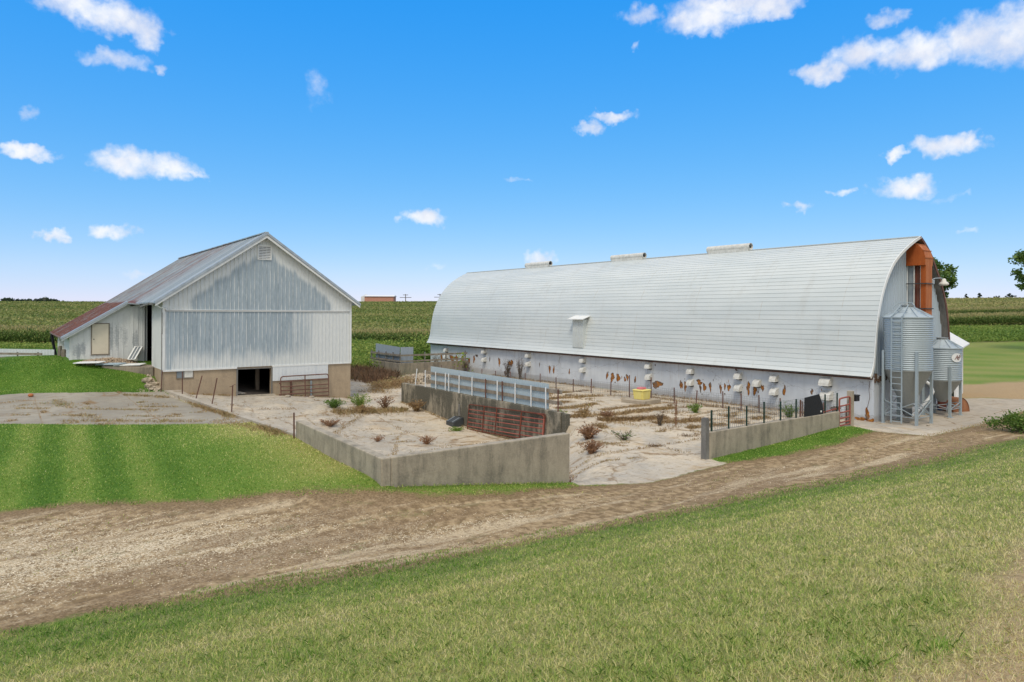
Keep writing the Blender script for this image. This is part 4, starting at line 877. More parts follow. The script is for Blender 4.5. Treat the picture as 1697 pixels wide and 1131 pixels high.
    # ridge ventilators
    for (a, b) in ((47.25, 50.8), (36.0, 39.5), (26.7, 30.1)):
        m = MB(); N = 20; r = .23; zc = 9.83
        ring = lambda y, r: [(cx+r*math.cos(2*math.pi*k/N), y, zc+r*math.sin(2*math.pi*k/N)) for k in range(N)]
        prev = None
        for (y, r_) in ((a, r), (b, r), (b, r*.9), (b-.25, r*.9)):
            m.add(ring(y, r_), []); base = len(m.v)-N
            if prev is not None:
                for k in range(N): m.f.append((prev+k, prev+(k+1) % N, base+(k+1) % N, base+k)); m.mi.append(0)
            prev = base
        for (y, r_, y2) in ((a+.25, r*.9, a),):
            m.add(ring(a, r*.9), []); p0 = len(m.v)-N; m.add(ring(a+.25, r*.9), []); p1 = len(m.v)-N
            for k in range(N): m.f.append((p0+k, p0+(k+1) % N, p1+(k+1) % N, p1+k)); m.mi.append(0)
            for k in range(N): m.f.append((k, (k+1) % N, p0+(k+1) % N, p0+k)); m.mi.append(0)
        m.box((cx-.22, a+.1, 9.45), (cx+.22, b-.15, 9.72))
        rv = m.build('ridge_vent', M['cream_hood'], R0)
        for y in (a+.2, b-.2):
            m = MB()
            m.add(ring(y, r*.89), [tuple(range(N))])  # dark disc standing in for the shade inside the open end
            m.bar((cx-.20, y-.04 if y < (a+b)/2 else y+.04, zc), (cx+.20, y-.04 if y < (a+b)/2 else y+.04, zc), .05, .05); m.bar((cx, y-.04 if y < (a+b)/2 else y+.04, zc-.2), (cx, y-.04 if y < (a+b)/2 else y+.04, zc+.2), .05)
            m.build('shaded_end', M['dark_metal'], rv)
    # loading hatch in the roof flank
    m = MB(); m.box((34.70, 37.82, 2.78), (35.3, 38.98, 4.9))
    for y in np.arange(37.95, 38.95, .18): m.box((34.68, float(y)-.02, 2.82), (34.70, float(y)+.02, 4.82))
    ht = m.build('roof_hatch', M['q_roof'], R0)
    m = MB(); m.prism([(34.42, 37.55, 4.88), (35.35, 37.55, 5.18), (35.35, 37.55, 5.24), (34.42, 37.55, 4.94)], (0, 1.7, 0)); m.build('hatch_roof', M['white_trim'], ht)
    # rusty elevator head and leg on the gable
    side = [(16.94, 8.03), (16.94, 9.0), (16.62, 9.22), (16.34, 9.14), (16.06, 8.80), (15.96, 8.42), (15.97, 8.03)]
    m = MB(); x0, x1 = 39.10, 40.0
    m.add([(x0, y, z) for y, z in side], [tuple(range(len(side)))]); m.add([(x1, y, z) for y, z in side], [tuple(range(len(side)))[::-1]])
    m.cur = 1; k = len(side)  # front facets take the paler orange, painted as lit; sides stay darker
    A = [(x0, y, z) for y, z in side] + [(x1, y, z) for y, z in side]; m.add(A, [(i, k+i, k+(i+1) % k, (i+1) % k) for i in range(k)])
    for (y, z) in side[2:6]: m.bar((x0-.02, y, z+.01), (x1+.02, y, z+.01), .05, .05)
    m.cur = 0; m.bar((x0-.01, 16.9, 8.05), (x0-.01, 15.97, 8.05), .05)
    eh = m.build('elevator_head', [M['rust_orange'], M['rust_pale_lit']], R0)
    m = MB(); m.box((39.16, 15.98, 4.4), (39.94, 16.22, 8.03)); m.cur = 1; m.box((39.18, 15.965, 4.4), (39.92, 15.98, 8.03)); m.build('elevator_leg', [M['rust_orange'], M['rust_pale_lit']], eh)
    m = MB(); m.box((39.3, 16.28, 4.4), (39.9, 16.55, 8.03)); m.cur = 1; m.box((39.34, 16.62, 4.4), (39.9, 16.9, 8.03)); m.cur = 2
    for y in (16.25, 16.58, 16.92): m.box((39.22, y-.02, 4.4), (39.28, y+.02, 8.03))
    m.cur = 3; m.box((39.27, 16.38, 4.4), (39.30, 16.42, 8.03))
    m.build('inner_panel', [M['rust_dark'], M['galv_trim'], M['white_trim'], M['rust_brown']], eh)
    for z in (7.05, 5.72):
        m = MB(); m.bar((39.1, 17.0, z), (39.1, 15.93, z), .05); m.bar((39.1, 15.93, z), (40.0, 15.93, z), .05); m.build('bracket', M['dark_metal'], eh)
    # barn light on a goose-neck
    m = MB(); m.tube([(40.0, 16.0, 7.28), (40.25, 15.95, 7.36), (40.6, 15.8, 7.38), (40.78, 15.75, 7.34)], .022, 8); m.obox((39.98, 15.95, 7.05), .07, .06, .22, 0)
    lt = m.build('barn_light', M['galv'], R0)
    m = MB(); m.lathe([(.04, .38), (.10, .34), (.12, .22), (.20, .16), (.24, .10), (.24, .04), (.18, .0), (.001, -.02)], (40.82, 15.74, 6.98), 20); m.build('lamp_shade', M['cream_hood'], lt, smooth=True)
arched_barn()

# ------------------------------------------------------------------ small white shed beyond the bins
def white_shed():
    a = math.radians(17); u = Vector((math.cos(a), math.sin(a), 0)); v = Vector((-math.sin(a), math.cos(a), 0)); o = Vector((53.5, 19.0, 0)) - u*7.4
    R0 = thing('white_shed', 'small white steel shed with shallow gable roof behind the feed bins', 'shed', tuple(o))
    P = lambda x, y, z: tuple(o + u*x + v*y + Vector((0, 0, z)))
    Ln, Dp = 7.6, 5.0
    m = MB(); poly = [P(.2, .35, -.3), P(Ln-.45, .35, -.3), P(Ln-.45, .35, 3.34), P(.2, .35, 3.34)]; m.prism(poly, v*.1)
    poly = [P(Ln-.45, .46, -.3), P(Ln-.45, Dp-.35, -.3), P(Ln-.45, Dp-.35, 3.38), P(Ln-.45, Dp/2, 4.85), P(Ln-.45, .46, 3.38)]; m.prism(poly, u*-.1)
    for k in range(24): m.prism([P(.4+k*.27, .35, -.2), P(.45+k*.27, .35, -.2), P(.45+k*.27, .325, -.2), P(.4+k*.27, .325, -.2)], (0, 0, 3.5))
    m.build('wall', M['white_shed'], R0)
    m = MB()
    for s_ in (0, 1):
        e = 0 if s_ == 0 else Dp
        m.prism([P(0, e, 3.36), P(0, Dp/2, 4.98), P(0, Dp/2, 5.04), P(0, e, 3.43)], u*Ln)
        for k in range(16): m.prism([P(.2+k*.45, e, 3.43), P(.2+k*.45, Dp/2, 5.04), P(.2+k*.45, Dp/2, 5.06), P(.2+k*.45, e, 3.45)], u*.05)
    m.build('roof', M['white_shed'], R0)
white_shed()

# ------------------------------------------------------------------ feed bins
def feed_bin(cx, cy, R, z1, z0, zt, roof, legh, lo, label, ladder=None, pitch=.10):
    R0 = thing('feed_bin', label, 'feed bin', (cx, cy, 0)); c = (cx, cy, 0)
    prof = []; nr = int(round((z1-z0)/pitch)); dz = (z1-z0)/nr
    for i in range(nr):
        zz = z0+i*dz
        prof += [(R-.03, zz), (R-.002, zz+.2*dz), (R+.014, zz+.5*dz), (R-.002, zz+.8*dz)]
    prof += [(R-.012, z1)]
    m = MB(); m.lathe(prof, c, 56); m.build('bin_shell', M['galv'], R0, smooth=True)
    m = MB(); m.lathe([(R-.02, z1-.05), (R+.05, z1-.03), (R+.05, z1+.015), (R*.62, z1+(roof-z1)*.42), (.27, roof), (.001, roof+.01)], c, 24)
    for k in range(12):
        a = 2*math.pi*(k+.5)/12; m.bar((cx+math.cos(a)*(R+.04), cy+math.sin(a)*(R+.04), z1+.03), (cx+math.cos(a)*.28, cy+math.sin(a)*.28, roof+.01), .025, .035)
    rf = m.build('bin_roof', M['galv'], R0)
    m = MB(); m.lathe([(.26, roof-.02), (.27, roof+.07), (.30, roof+.075), (.30, roof+.10), (.001, roof+.13)], c, 24); m.build('lid', M['hopper'], rf)
    m = MB(); m.lathe([(R+.02, z0+.02), (R+.02, z0-.02), (R*.985, z0-.04), (.20, zt+.12), (.20, zt)], c, 28); m.build('hopper', M['hopper'], R0)
    m = MB(); m.lathe([(.21, zt+.10), (.22, zt-.12), (.15, zt-.26), (.001, zt-.27)], c, 18); m.obox((cx, cy-.05, zt-.30), .22, .16, .18, .4); m.build('discharge_boot', M['rust_dark'] if R < 1 else M['dark_metal'], R0)
    q = R*.735; L = [(-q, -q), (q, -q), (q, q), (-q, q)]
    for (dx, dy) in L:
        m = MB(); x, y = cx+dx*1.02, cy+dy*1.02; sx, sy = (1 if dx > 0 else -1), (1 if dy > 0 else -1)
        m.box((x-.065, y+sy*.0, 0), (x+.065, y+sy*.02, legh)); m.box((x-sx*.065, y-sy*.09, 0), (x-sx*.045, y-sy*.0, legh)); m.box((x+sx*.045, y-sy*.09, 0), (x+sx*.065, y-sy*.0, legh))
        m.box((x-.11, y-.11, -.06), (x+.11, y+.11, .015)); m.build('leg', M['leg'], R0)
    m = MB()
    for i in range(4):
        a, b = L[i], L[(i+1) % 4]; za, zb = .42, max(.9, z0-.75)*.62
        m.bar((cx+a[0], cy+a[1], za), (cx+b[0], cy+b[1], zb), .035); m.bar((cx+a[0], cy+a[1], zb), (cx+b[0], cy+b[1], za), .035)
        m.bar((cx+a[0], cy+a[1], .40), (cx+b[0], cy+b[1], .40), .03)
    m.build('brace', M['leg'], R0)
    if ladder is not None:
        m = MB(); u = Vector((math.cos(ladder), math.sin(ladder), 0)); t = Vector((-u.y, u.x, 0)); B = Vector(c)+u*(R+.13)
        for s_ in (-.24, .24):
            m.bar(B+t*s_+Vector((0, 0, .12)), B+t*s_+Vector((0, 0, z1+.05)), .04, .055)
            m.bar(B+t*s_+Vector((0, 0, z1+.05)), Vector(c)+u*.35+t*s_*.75+Vector((0, 0, roof+.12)), .035)
        zz = .2
        while zz < z1: m.bar(B+t*-.24+Vector((0, 0, zz)), B+t*.24+Vector((0, 0, zz)), .03, .035); zz += .305
        for zz in (z0+.2, (z0+z1)/2, z1-.2):
            for s_ in (-.24, .24): m.bar(B+t*s_+Vector((0, 0, zz)), B+t*s_-u*.14+Vector((0, 0, zz)), .03)
        m.bar(Vector(c)+u*R*.6+t*-.26+Vector((0, 0, z1+.32)), Vector(c)+u*R*.6+t*.26+Vector((0, 0, z1+.32)), .03)
        m.tube([Vector(c)+u*.42+t*-.5+Vector((0,0,roof+.02)), Vector(c)+u*.3+t*-.3+Vector((0,0,roof+.22)), Vector(c)+u*.25+t*.3+Vector((0,0,roof+.22)), Vector(c)+u*.4+t*.5+Vector((0,0,roof+.02))], .018, 6)
        m.build('ladder', M['leg'], R0)
    return R0
big_bin = feed_bin(36.0, 15.50, 1.08, 5.26, 2.66, .66, 5.76, 3.62, .4, 'taller galvanised feed bin with a ladder up its side', math.radians(181))
small_bin = feed_bin(40.6, 15.72, .90, 3.62, 1.90, .62, 4.06, 2.68, .4, 'shorter galvanised feed bin with an oval white badge')
def badge():
    c = (40.6, 15.72); r = .925; a0 = math.atan2(-.852, -.346); zc = 3.14; m = MB(); N = 28
    P = lambda u, z, o=0: (c[0]+(r+o)*math.cos(a0+u/r), c[1]+(r+o)*math.sin(a0+u/r), zc+z)
    ring = [P(.33*math.cos(2*math.pi*k/N), .25*math.sin(2*math.pi*k/N)) for k in range(N)]; mid = [P(.17*math.cos(2*math.pi*k/N), .12*math.sin(2*math.pi*k/N), .002) for k in range(N)]
    m.add(ring + mid + [P(0, 0, .003)], [(k, (k+1) % N, N+(k+1) % N, N+k) for k in range(N)] + [(N+k, N+(k+1) % N, 2*N) for k in range(N)])
    b = m.build('badge', M['white_plastic'], small_bin)
    m = MB()
    for st in (((-.14, -.10), (.0, .12)), ((.0, .12), (.02, -.11)), ((-.09, -.02), (.02, -.01)), ((.08, -.13), (.13, .11)), ((.13, .11), (.22, .09), (.20, .0), (.10, -.01)), ((-.02, -.08), (.12, .06))):
        m.tube([P(u, z, .012) for (u, z) in st], .013, 5)
    m.build('lettering', M['rust_dark'], b)
    m = MB(); m.tube([P(.33*math.cos(2*math.pi*k/N), .25*math.sin(2*math.pi*k/N), .004) for k in range(N+1)], .008, 5); m.build('badge_rim', M['galv_trim'], b)
badge()
m = MB(); m.tube([(37.55,15.75,2.15),(37.76,15.5,2.05),(38.01,15.25,1.81),(38.11,15.18,1.45),(37.96,15.28,1.12),(37.6,15.5,.72),(37.1,15.6,.38),(36.45,15.55,.30)], .085, 12)
tagset(m.build('feed_pipe', M['white_plastic'], origin=(37.6, 15.5, 0), smooth=True), 'curved white feed pipe hanging between the two feed bins', 'pipe')
# ------------------------------------------------------------------ yard walls
def wall_obj(name, label, cat, mat, origin, boxes, bevel=.02):
    m = MB()
    for a, b in boxes: m.box(a, b)
    return tagset(m.build(name, mat, origin=origin, bevel=bevel), label, cat)
def sloped_wall(m, a, b, th, zb, za_top, zb_top):
    a = Vector((a[0], a[1], 0)); b = Vector((b[0], b[1], 0)); t = (b-a).normalized(); n = Vector((-t.y, t.x, 0))*th/2
    P = []
    for (p, zt) in ((a, za_top), (b, zb_top)):
        for q in (p-n, p+n): P += [(q.x, q.y, zb), (q.x, q.y, zt)]
    m.add(P, [(0, 1, 3, 2), (4, 6, 7, 5), (0, 4, 5, 1), (2, 3, 7, 6), (1, 5, 7, 3), (0, 2, 6, 4)])
m = MB(); sloped_wall(m, (8.09, 16.42), (8.09, 23.0), .28, -1.4, 1.54, 1.68); sloped_wall(m, (8.232, 16.56), (14.53, 16.56), .28, -1.4, 1.54, 1.54)
tagset(m.build('concrete_wall', M['wall_concrete'], origin=(8.1, 16.5, 0), bevel=.03), 'L-shaped concrete bunker wall with a square front corner beside the lawn', 'wall')
m = MB(); sloped_wall(m, (20.45, 23.62), (20.45, 39.15), .28, -1.6, .85, .88); m.box((20.33, 23.34), (20.33, 23.34)) if False else None
m.box((20.38, 23.34, -.9), (20.66, 23.62, .80))
tagset(m.build('concrete_wall', M['algae_concrete'], origin=(20.45, 24, 0), bevel=.025), 'dark algae-stained concrete wall carrying the rail fence, behind the long red gate', 'wall')
m = MB(); sloped_wall(m, (20.97, 16.03), (30.28, 16.03), .26, -.6, 1.0, 1.0)
tagset(m.build('concrete_wall', M['wall_concrete'], origin=(21, 16, 0), bevel=.025), 'low concrete wall topped with green fence posts above the small grass strip', 'wall')
m = MB(); sloped_wall(m, (27.75, 53.6), (27.75, 59.7), .3, -.9, .9, .9); sloped_wall(m, (27.905, 53.75), (34.8, 53.75), .3, -.9, .9, .9)
tagset(m.build('concrete_wall', M['back_concrete'], origin=(27.8, 53.7, 0), bevel=.02), 'far stained concrete pen wall among weeds at the back end of the arched barn', 'wall')
m = MB(); pts = [(8.12, 23.02), (8.06, 27), (8.0, 30.6), (7.75, 36), (7.2, 41.5)]
zt = [1.2, 1.08, .98, .96, 1.02]
for i in range(4): sloped_wall(m, pts[i], pts[i+1], .26, -1.2, zt[i], zt[i+1])
tagset(m.build('kerb', M['kerb'], origin=(8.1, 23, 0)), 'pale concrete kerb running from the barn corner to the bunker wall', 'kerb')

# ------------------------------------------------------------------ rail fence with steel sheets on the stained wall
def corrugated(m, a, b, z0a, z1a, z0b, z1b, pitch=.16, amp=.012, step=4):
    a = Vector((a[0], a[1], 0)); b = Vector((b[0], b[1], 0)); L = (b-a).length; t = (b-a)/L; n = Vector((-t.y, t.x, 0)); N = int(L/pitch*step); V = []
    for i in range(N+1):
        u = i/N; o = n*amp*math.sin(2*math.pi*u*L/pitch); p = a + t*(L*u) + o
        V += [(p.x, p.y, z0a+(z0b-z0a)*u), (p.x, p.y, z1a+(z1b-z1a)*u)]
    m.add(V, [(2*i, 2*i+2, 2*i+3, 2*i+1) for i in range(N)])
    V2 = [(p[0]+n.x*.006, p[1]+n.y*.006, p[2]) for p in V]; m.add(V2, [(2*i, 2*i+1, 2*i+3, 2*i+2) for i in range(N)])
def rail_fence():
    R0 = thing('rail_fence', 'plank rail fence on white pipe posts backed by pale corrugated sheets', 'fence', (20.45, 24, .86))
    for i, y in enumerate([37.53,36.27,35.02,33.93,33.54,32.44,31.12,29.81,28.75,28.3,27.21,25.92,24.8,23.92]):
        m = MB(); lean = .14 if i == 0 else random.uniform(-.02, .02); m.tube([(20.43, y, .84), (20.43+lean*.3, y-lean, 1.88)], .034, 8)
        m.build('post', M['rust_brown'] if i in (7, 9, 13) else M['post_white'], R0)
    for (za, zb) in ((1.66, 1.82), (1.15, 1.32)):
        m = MB(); ys = [36.7, 33.2, 29.0, 26.0, 23.7]
        for (p, q) in zip(ys[:-1], ys[1:]): m.box((20.47, q+.01, za+random.uniform(-.01, .01)), (20.51, p-.01, zb+random.uniform(-.01, .01)))
        m.build('rail', M['wood'], R0)
    m = MB(); corrugated(m, (20.56, 35.85), (20.56, 24.75), .86, 2.15, .86, 2.05); m.build('sheet_panel', M['sheet'], R0)
rail_fence()
def back_fence():
    R0 = thing('rail_fence', 'far plank rail fence with a block of blue-grey corrugated sheets on the pen wall', 'fence', (27.75, 53.75, .9))
    for (x, y) in ((27.75,59.5),(27.75,58.0),(27.75,56.5),(27.75,55.1),(27.75,53.75),(30.2,53.75),(32.4,53.75),(34.5,53.75)):
        m = MB(); m.bar((x, y, .88), (x, y, 1.82), .09); m.build('post', M['post_grey'], R0)
    for (za, zb) in ((1.5, 1.66), (1.0, 1.14)):
        m = MB(); m.box((27.80, 53.82, za), (27.84, 59.6, zb)) ; m.box((27.66, 53.70, za), (34.7, 53.66, zb)); m.box((27.66, 53.71, za), (27.70, 59.6, zb)); m.build('rail', M['wood'], R0)
    m = MB(); corrugated(m, (27.92, 59.0), (27.92, 54.1), .86, 2.45, .86, 2.30); corrugated(m, (27.95, 54.05), (29.2, 54.05), .86, 2.3, .86, 2.28); m.build('sheet_panel', M['blue_sheet'], R0)
back_fence()
def low_sheet_fence():
    R0 = thing('sheet_fence', 'low white corrugated sheet fence with timber rail left of the lean-to', 'fence', (2.6, 52.3, 2.2))
    A, B = Vector((2.55, 52.9, 0)), Vector((-4.5, 58.1, 0)); t = (B-A).normalized(); n = Vector((-t.y, t.x, 0)); n = n if n.y < 0 else -n
    m = MB(); corrugated(m, A, B, 2.25, 2.86, 2.25, 2.95, .2, .015); m.build('sheet_panel', M['sheet'] if False else white_metal('white_sheet', (.62, .66, .68), (.40, .46, .5), .5), R0)
    for k in range(7):
        p = A + t*(.7+k*1.3) + n*.5; m = MB(); m.bar((p.x, p.y, 2.0), (p.x, p.y, 2.72), .09); m.build('post', M['post_grey'], R0)
    m = MB(); a = A + t*.4 + n*.55; b = B + n*.55; m.bar((a.x, a.y, 2.60), (b.x, b.y, 2.66), .04, .13); m.build('rail', M['wood'], R0)
    m = MB(); a = A + n*.9; b = B + n*.9; m.bar((a.x, a.y, 2.28), (b.x, b.y, 2.3), .25, .26); m.build('footing', M['back_concrete'], R0)
low_sheet_fence()
for (x, y, hh, lab) in ((2.86, 51.2, .62, 'taller of two short grey stump posts by the lean-to corner'), (3.0, 50.2, .45, 'shorter of two grey stump posts by the lean-to corner')):
    m = MB(); z = zg(x, y); m.tube([(x-.1, y, z-.1), (x-.1, y, z+hh*.6), (x-.08, y, z+hh)], [.13, .12, .10], 8); tagset(m.build('stump_post', M['wood'], origin=(x, y, z)), lab, 'post')

# ------------------------------------------------------------------ wire fences
def wire_net(m, P, h, nw=8, sp=.16, r=.0055):
    for (a, b) in zip(P[:-1], P[1:]):
        a, b = Vector(a), Vector(b); L = (b-a).length; sag = random.uniform(.0, .04)
        for k in range(nw):
            z = h*(k/(nw-1))**1.05 + .03; mid = (a+b)/2 + Vector((random.uniform(-.03, .03), random.uniform(-.03, .03), -sag))
            m.tube([a+Vector((0, 0, z)), mid+Vector((0, 0, z)), b+Vector((0, 0, z))], r, 3, False)
        N = max(1, int(L/sp))
        for i in range(N):
            u = (i+.5)/N; p = a.lerp(b, u) + Vector((0, 0, -sag*(1-abs(2*u-1)))); m.tube([p+Vector((0, 0, .03)), p+Vector((random.uniform(-.02, .02), 0, h+.03))], r, 3, False)
def field_fence():
    P = [(31.2,57.0),(31.25,54.9),(31.3,52.7),(31.35,50.6),(31.4,48.6),(31.42,46.4),(31.45,44.5),(31.5,42.6),(31.5,40.7),(31.5,38.9),(31.5,37.1),(31.52,35.3),(31.56,33.55),(31.75,31.9),(31.93,30.41),(32.05,28.7),(32.1,26.92),(32.3,25.5),(32.6,23.86),(32.65,22.7),(32.66,21.58),(32.6,20.3),(32.5,19.0),(32.0,17.6),(31.6,16.3)]
    R0 = thing('wire_fence', 'long rusty-posted wire mesh fence in front of the painted barn wall', 'fence', (32.1, 27, 0))
    Q = []
    for i, (x, y) in enumerate(P):
        z = zg(x, y); hh = 1.42 if i in (14, 15) else random.uniform(.86, 1.0); lean = -.12 if i == 17 else random.uniform(-.03, .03)
        Q.append((x-.03, y, z)); m = MB(); m.bar((x, y, z-.1), (x+lean*.3, y+lean, z+hh), .045, .05); m.build('post', M['rust_brown'], R0)
    m = MB(); wire_net(m, Q, .8, 8, .15); m.build('wire_mesh', M['wire'], R0)
field_fence()
def wall_fence():
    R0 = thing('wire_fence', 'wire panel fence on green steel posts along the top of the low wall', 'fence', (21.2, 16.1, 1.0))
    xs = [21.19, 22.23, 23.38, 24.55, 25.71, 26.88, 29.19, 30.22]
    for x in xs:
        m = MB(); m.bar((x, 16.0, .9), (x, 16.0, random.uniform(1.76, 1.86)), .045, .05); m.build('post', M['green_post'], R0)
    m = MB(); m.bar((27.30, 16.06, .95), (27.32, 16.06, 1.72), .05); m.build('post', M['rust_brown'], R0)
    m = MB(); wire_net(m, [(21.0, 16.06, 1.0)] + [(x, 16.06, 1.0) for x in xs[1:]], .74, 6, .125, .006); m.build('wire_mesh', M['wire'], R0)
    m = MB(); m.bar((29.0, 16.03, 1.05), (30.2, 16.03, 1.12), .05); m.build('brace_rail', M['gate_red'], R0)
wall_fence()
m = MB(); m.box((20.76, 15.92, -.4), (20.95, 16.14, 1.50)); m.box((20.78, 15.94, 1.5), (20.93, 16.12, 1.53))
tagset(m.build('timber_post', M['post_grey'], origin=(20.85, 16.0, 0)), 'thick grey timber post at the left end of the low wall', 'post')
r = thing('gate_post', 'pale concrete gate post carrying a small black box beside the little red gate', 'post', (31.52, 16.05, 0))
m = MB(); m.box((31.42, 15.94, -.2), (31.64, 16.18, 1.84)); m.build('post', M['wall_concrete'], r, bevel=.015)
m = MB(); m.box((31.645, 15.86, 1.36), (31.98, 16.16, 1.62)); m.box((31.63, 15.84, 1.60), (32.0, 16.18, 1.65)); m.build('black_box', M['black_plastic'], r)

# ------------------------------------------------------------------ gates
def gate(R0, a, b, bars, verts, r=.028, corner=.18, mats=None, both=True):
    # a=(bottom,top) points of one end, b=(bottom,top) of the other
    a0, a1, b0, b1 = [Vector(p) for p in (*a, *b)]
    P = lambda u, v: (a0.lerp(a1, v)).lerp(b0.lerp(b1, v), u)
    L = (b0-a0).length; cu = corner/L; H = (a1-a0).length; cv = corner/H
    m = MB(); pts = [P(0, 0)]
    if both: pts += [P(0, 1-cv), P(cu*.12, 1-cv*.45), P(cu*.45, 1-cv*.12), P(cu, 1)]
    else: pts += [P(0, .97), P(.01, 1)]
    pts += [P(1-cu, 1), P(1-cu*.45, 1-cv*.12), P(1-cu*.12, 1-cv*.45), P(1, 1-cv), P(1, 0), P(0, 0)]
    m.tube(pts, r*1.15, 7); m.build('frame', mats[0], R0)
    for v in bars:
        m = MB(); m.tube([P(.005, v), P(.5, v)+Vector((0, 0, -.008)), P(.995, v)], r, 7); m.build('bar', mats[1], R0)
    for u in verts:
        m = MB(); m.tube([P(u, .01)+Vector((-.03, -.03, 0)), P(u, .99)+Vector((-.03, -.03, 0))], r*1.1, 6); m.build('upright', mats[0], R0)
    return P
r = thing('farm_gate', 'rust-brown tube gate standing against the gable barn foundation', 'gate', (14.9, 41.4, .1))
P = gate(r, ((13.42, 41.45, .16), (13.42, 41.55, 1.44)), ((16.42, 41.45, .13), (16.42, 41.55, 1.46)), [.17, .34, .52, .76], [.505], .03, .16, (M['rust_brown'], M['rust_brown']))
m = MB()
for z in (.3, 1.0): m.obox((13.36, 41.45, z), .05, .05, .09, 0)
m.build('hinge', M['rust_brown'], r)
for (x, lab, mm) in ((14.10, 'thin rusty stake behind the brown tube gate', M['rust_brown']), (15.35, 'pale steel stake behind the brown tube gate', M['leg'])):
    m = MB(); m.bar((x, 41.66, zg(x, 41.5)-.2), (x, 41.68, 1.12), .09); tagset(m.build('stake', mm, origin=(x, 41.66, .1)), lab, 'stake')
r = thing('farm_gate', 'long faded red tube gate leaning on the stained concrete wall', 'gate', (20.0, 27.8, -.9))
P = gate(r, ((20.12, 31.1, -.93), (20.24, 31.1, .40)), ((20.12, 24.6, -.62), (20.24, 24.6, .66)), [.13, .29, .47, .64, .80], [.225, .40], .027, .10, (M['rust_dark'], M['gate_red']), False)
m = MB(); q = [P(.73, 0), P(.73, .93), P(.735, .98), P(.75, 1.0), P(.93, .99), P(.985, .955), P(1.0, .88), P(1.0, .02)]; m.tube([p+Vector((-.06, 0, 0)) for p in q], .034, 7); m.build('end_frame', M['rust_dark'], r)
m = MB(); m.tube([P(1.0, .85)+Vector((-.07, 0, 0)), P(1.0, .25)+Vector((-.07, 0, 0))], .038, 7); m.build('latch_stile', M['gate_red'], r)
r = thing('farm_gate', 'narrow red walk-through gate by the concrete gate post', 'gate', (30.9, 16.0, .3))
gate(r, ((30.42, 16.0, .32), (30.42, 16.0, 1.56)), ((31.36, 16.0, .34), (31.36, 16.0, 1.60)), [.12, .27, .48, .72], [], .034, .12, (M['gate_red'], M['gate_red']))

# ------------------------------------------------------------------ things in the yard
m = MB(); m.prism([(27.42, 15.93, 1.0), (28.94, 15.93, 1.0), (28.95, 15.93, 1.12), (28.86, 15.93, 1.45), (28.60, 15.93, 1.90), (28.3, 15.93, 1.88), (27.44, 15.93, 1.82)], (0, .03, 0))
r = thing('plastic_panel', 'black plastic panel with a curved edge leaning on the wire fence', 'panel', (28.2, 15.94, 1.0)); m.build('panel', M['black_plastic'], r, bevel=.008)
m = MB(); m.box((28.68, 15.922, 1.10), (28.79, 15.929, 1.17)); m.build('sticker', M['white_plastic'], r)
rzp = math.radians(8)
m = MB(); m.obox((30.45, 28.05, zg(30.3, 27.5)-.12), .86, .82, .36, rzp); tagset(m.build('concrete_pad', M['pad_concrete'], origin=(30.35, 27.75, 0), bevel=.02), 'square raised concrete pad under the yellow waterer', 'pad')
r = thing('cattle_waterer', 'yellow plastic cattle waterer with a faded red lid on a concrete pad', 'waterer', (30.0, 27.6, zg(30.3, 27.5)+.24))
zb = zg(30.3, 27.5)+.24; m = MB()
def taper(m, c, hx0, hy0, hx1, hy1, h, rz):
    cs, sn = math.cos(rz), math.sin(rz); P = []
    for z, hx, hy in ((0, hx0, hy0), (h, hx1, hy1)):
        for u, v in ((-hx,-hy),(hx,-hy),(hx,hy),(-hx,hy)): P.append((c[0]+u*cs-v*sn, c[1]+u*sn+v*cs, c[2]+z))
    m.add(P, [(0,3,2,1),(4,5,6,7),(0,1,5,4),(1,2,6,5),(2,3,7,6),(3,0,4,7)])
taper(m, (30.4, 27.95, zb), .35, .33, .39, .37, .50, rzp); taper(m, (30.4, 27.95, zb+.503), .43, .40, .42, .39, .08, rzp); m.build('tank', M['yellow'], r, bevel=.03)
m = MB(); taper(m, (30.42, 28.0, zb+.585), .25, .20, .22, .17, .12, rzp); m.build('lid', M['pink'], r, bevel=.03)
r = thing('water_bowl', 'dark steel drinking trough at the foot of the stained wall', 'trough', (19.9, 32.1, zg(19.8, 32.1)))
zt_ = zg(19.8, 32.1); m = MB(); m.prism([(19.65, 31.75, zt_-.05), (20.30, 31.75, zt_-.05), (20.30, 31.75, zt_+.46), (20.12, 31.75, zt_+.44), (19.65, 31.75, zt_+.24)], (0, .8, 0)); m.build('trough', M['dark_metal'], r, bevel=.02)
m = MB(); m.tube([(20.28, 32.15, zt_+.5), (20.27, 32.15, zt_+1.15)], .06, 8); m.build('supply_pipe', M['post_grey'], r)
m = MB(); m.bar((19.65, 31.9, zt_+.255), (20.12, 31.9, zt_+.455), .03); m.bar((19.65, 32.4, zt_+.255), (20.12, 32.4, zt_+.455), .03); m.build('rim', M['galv_trim'], r)

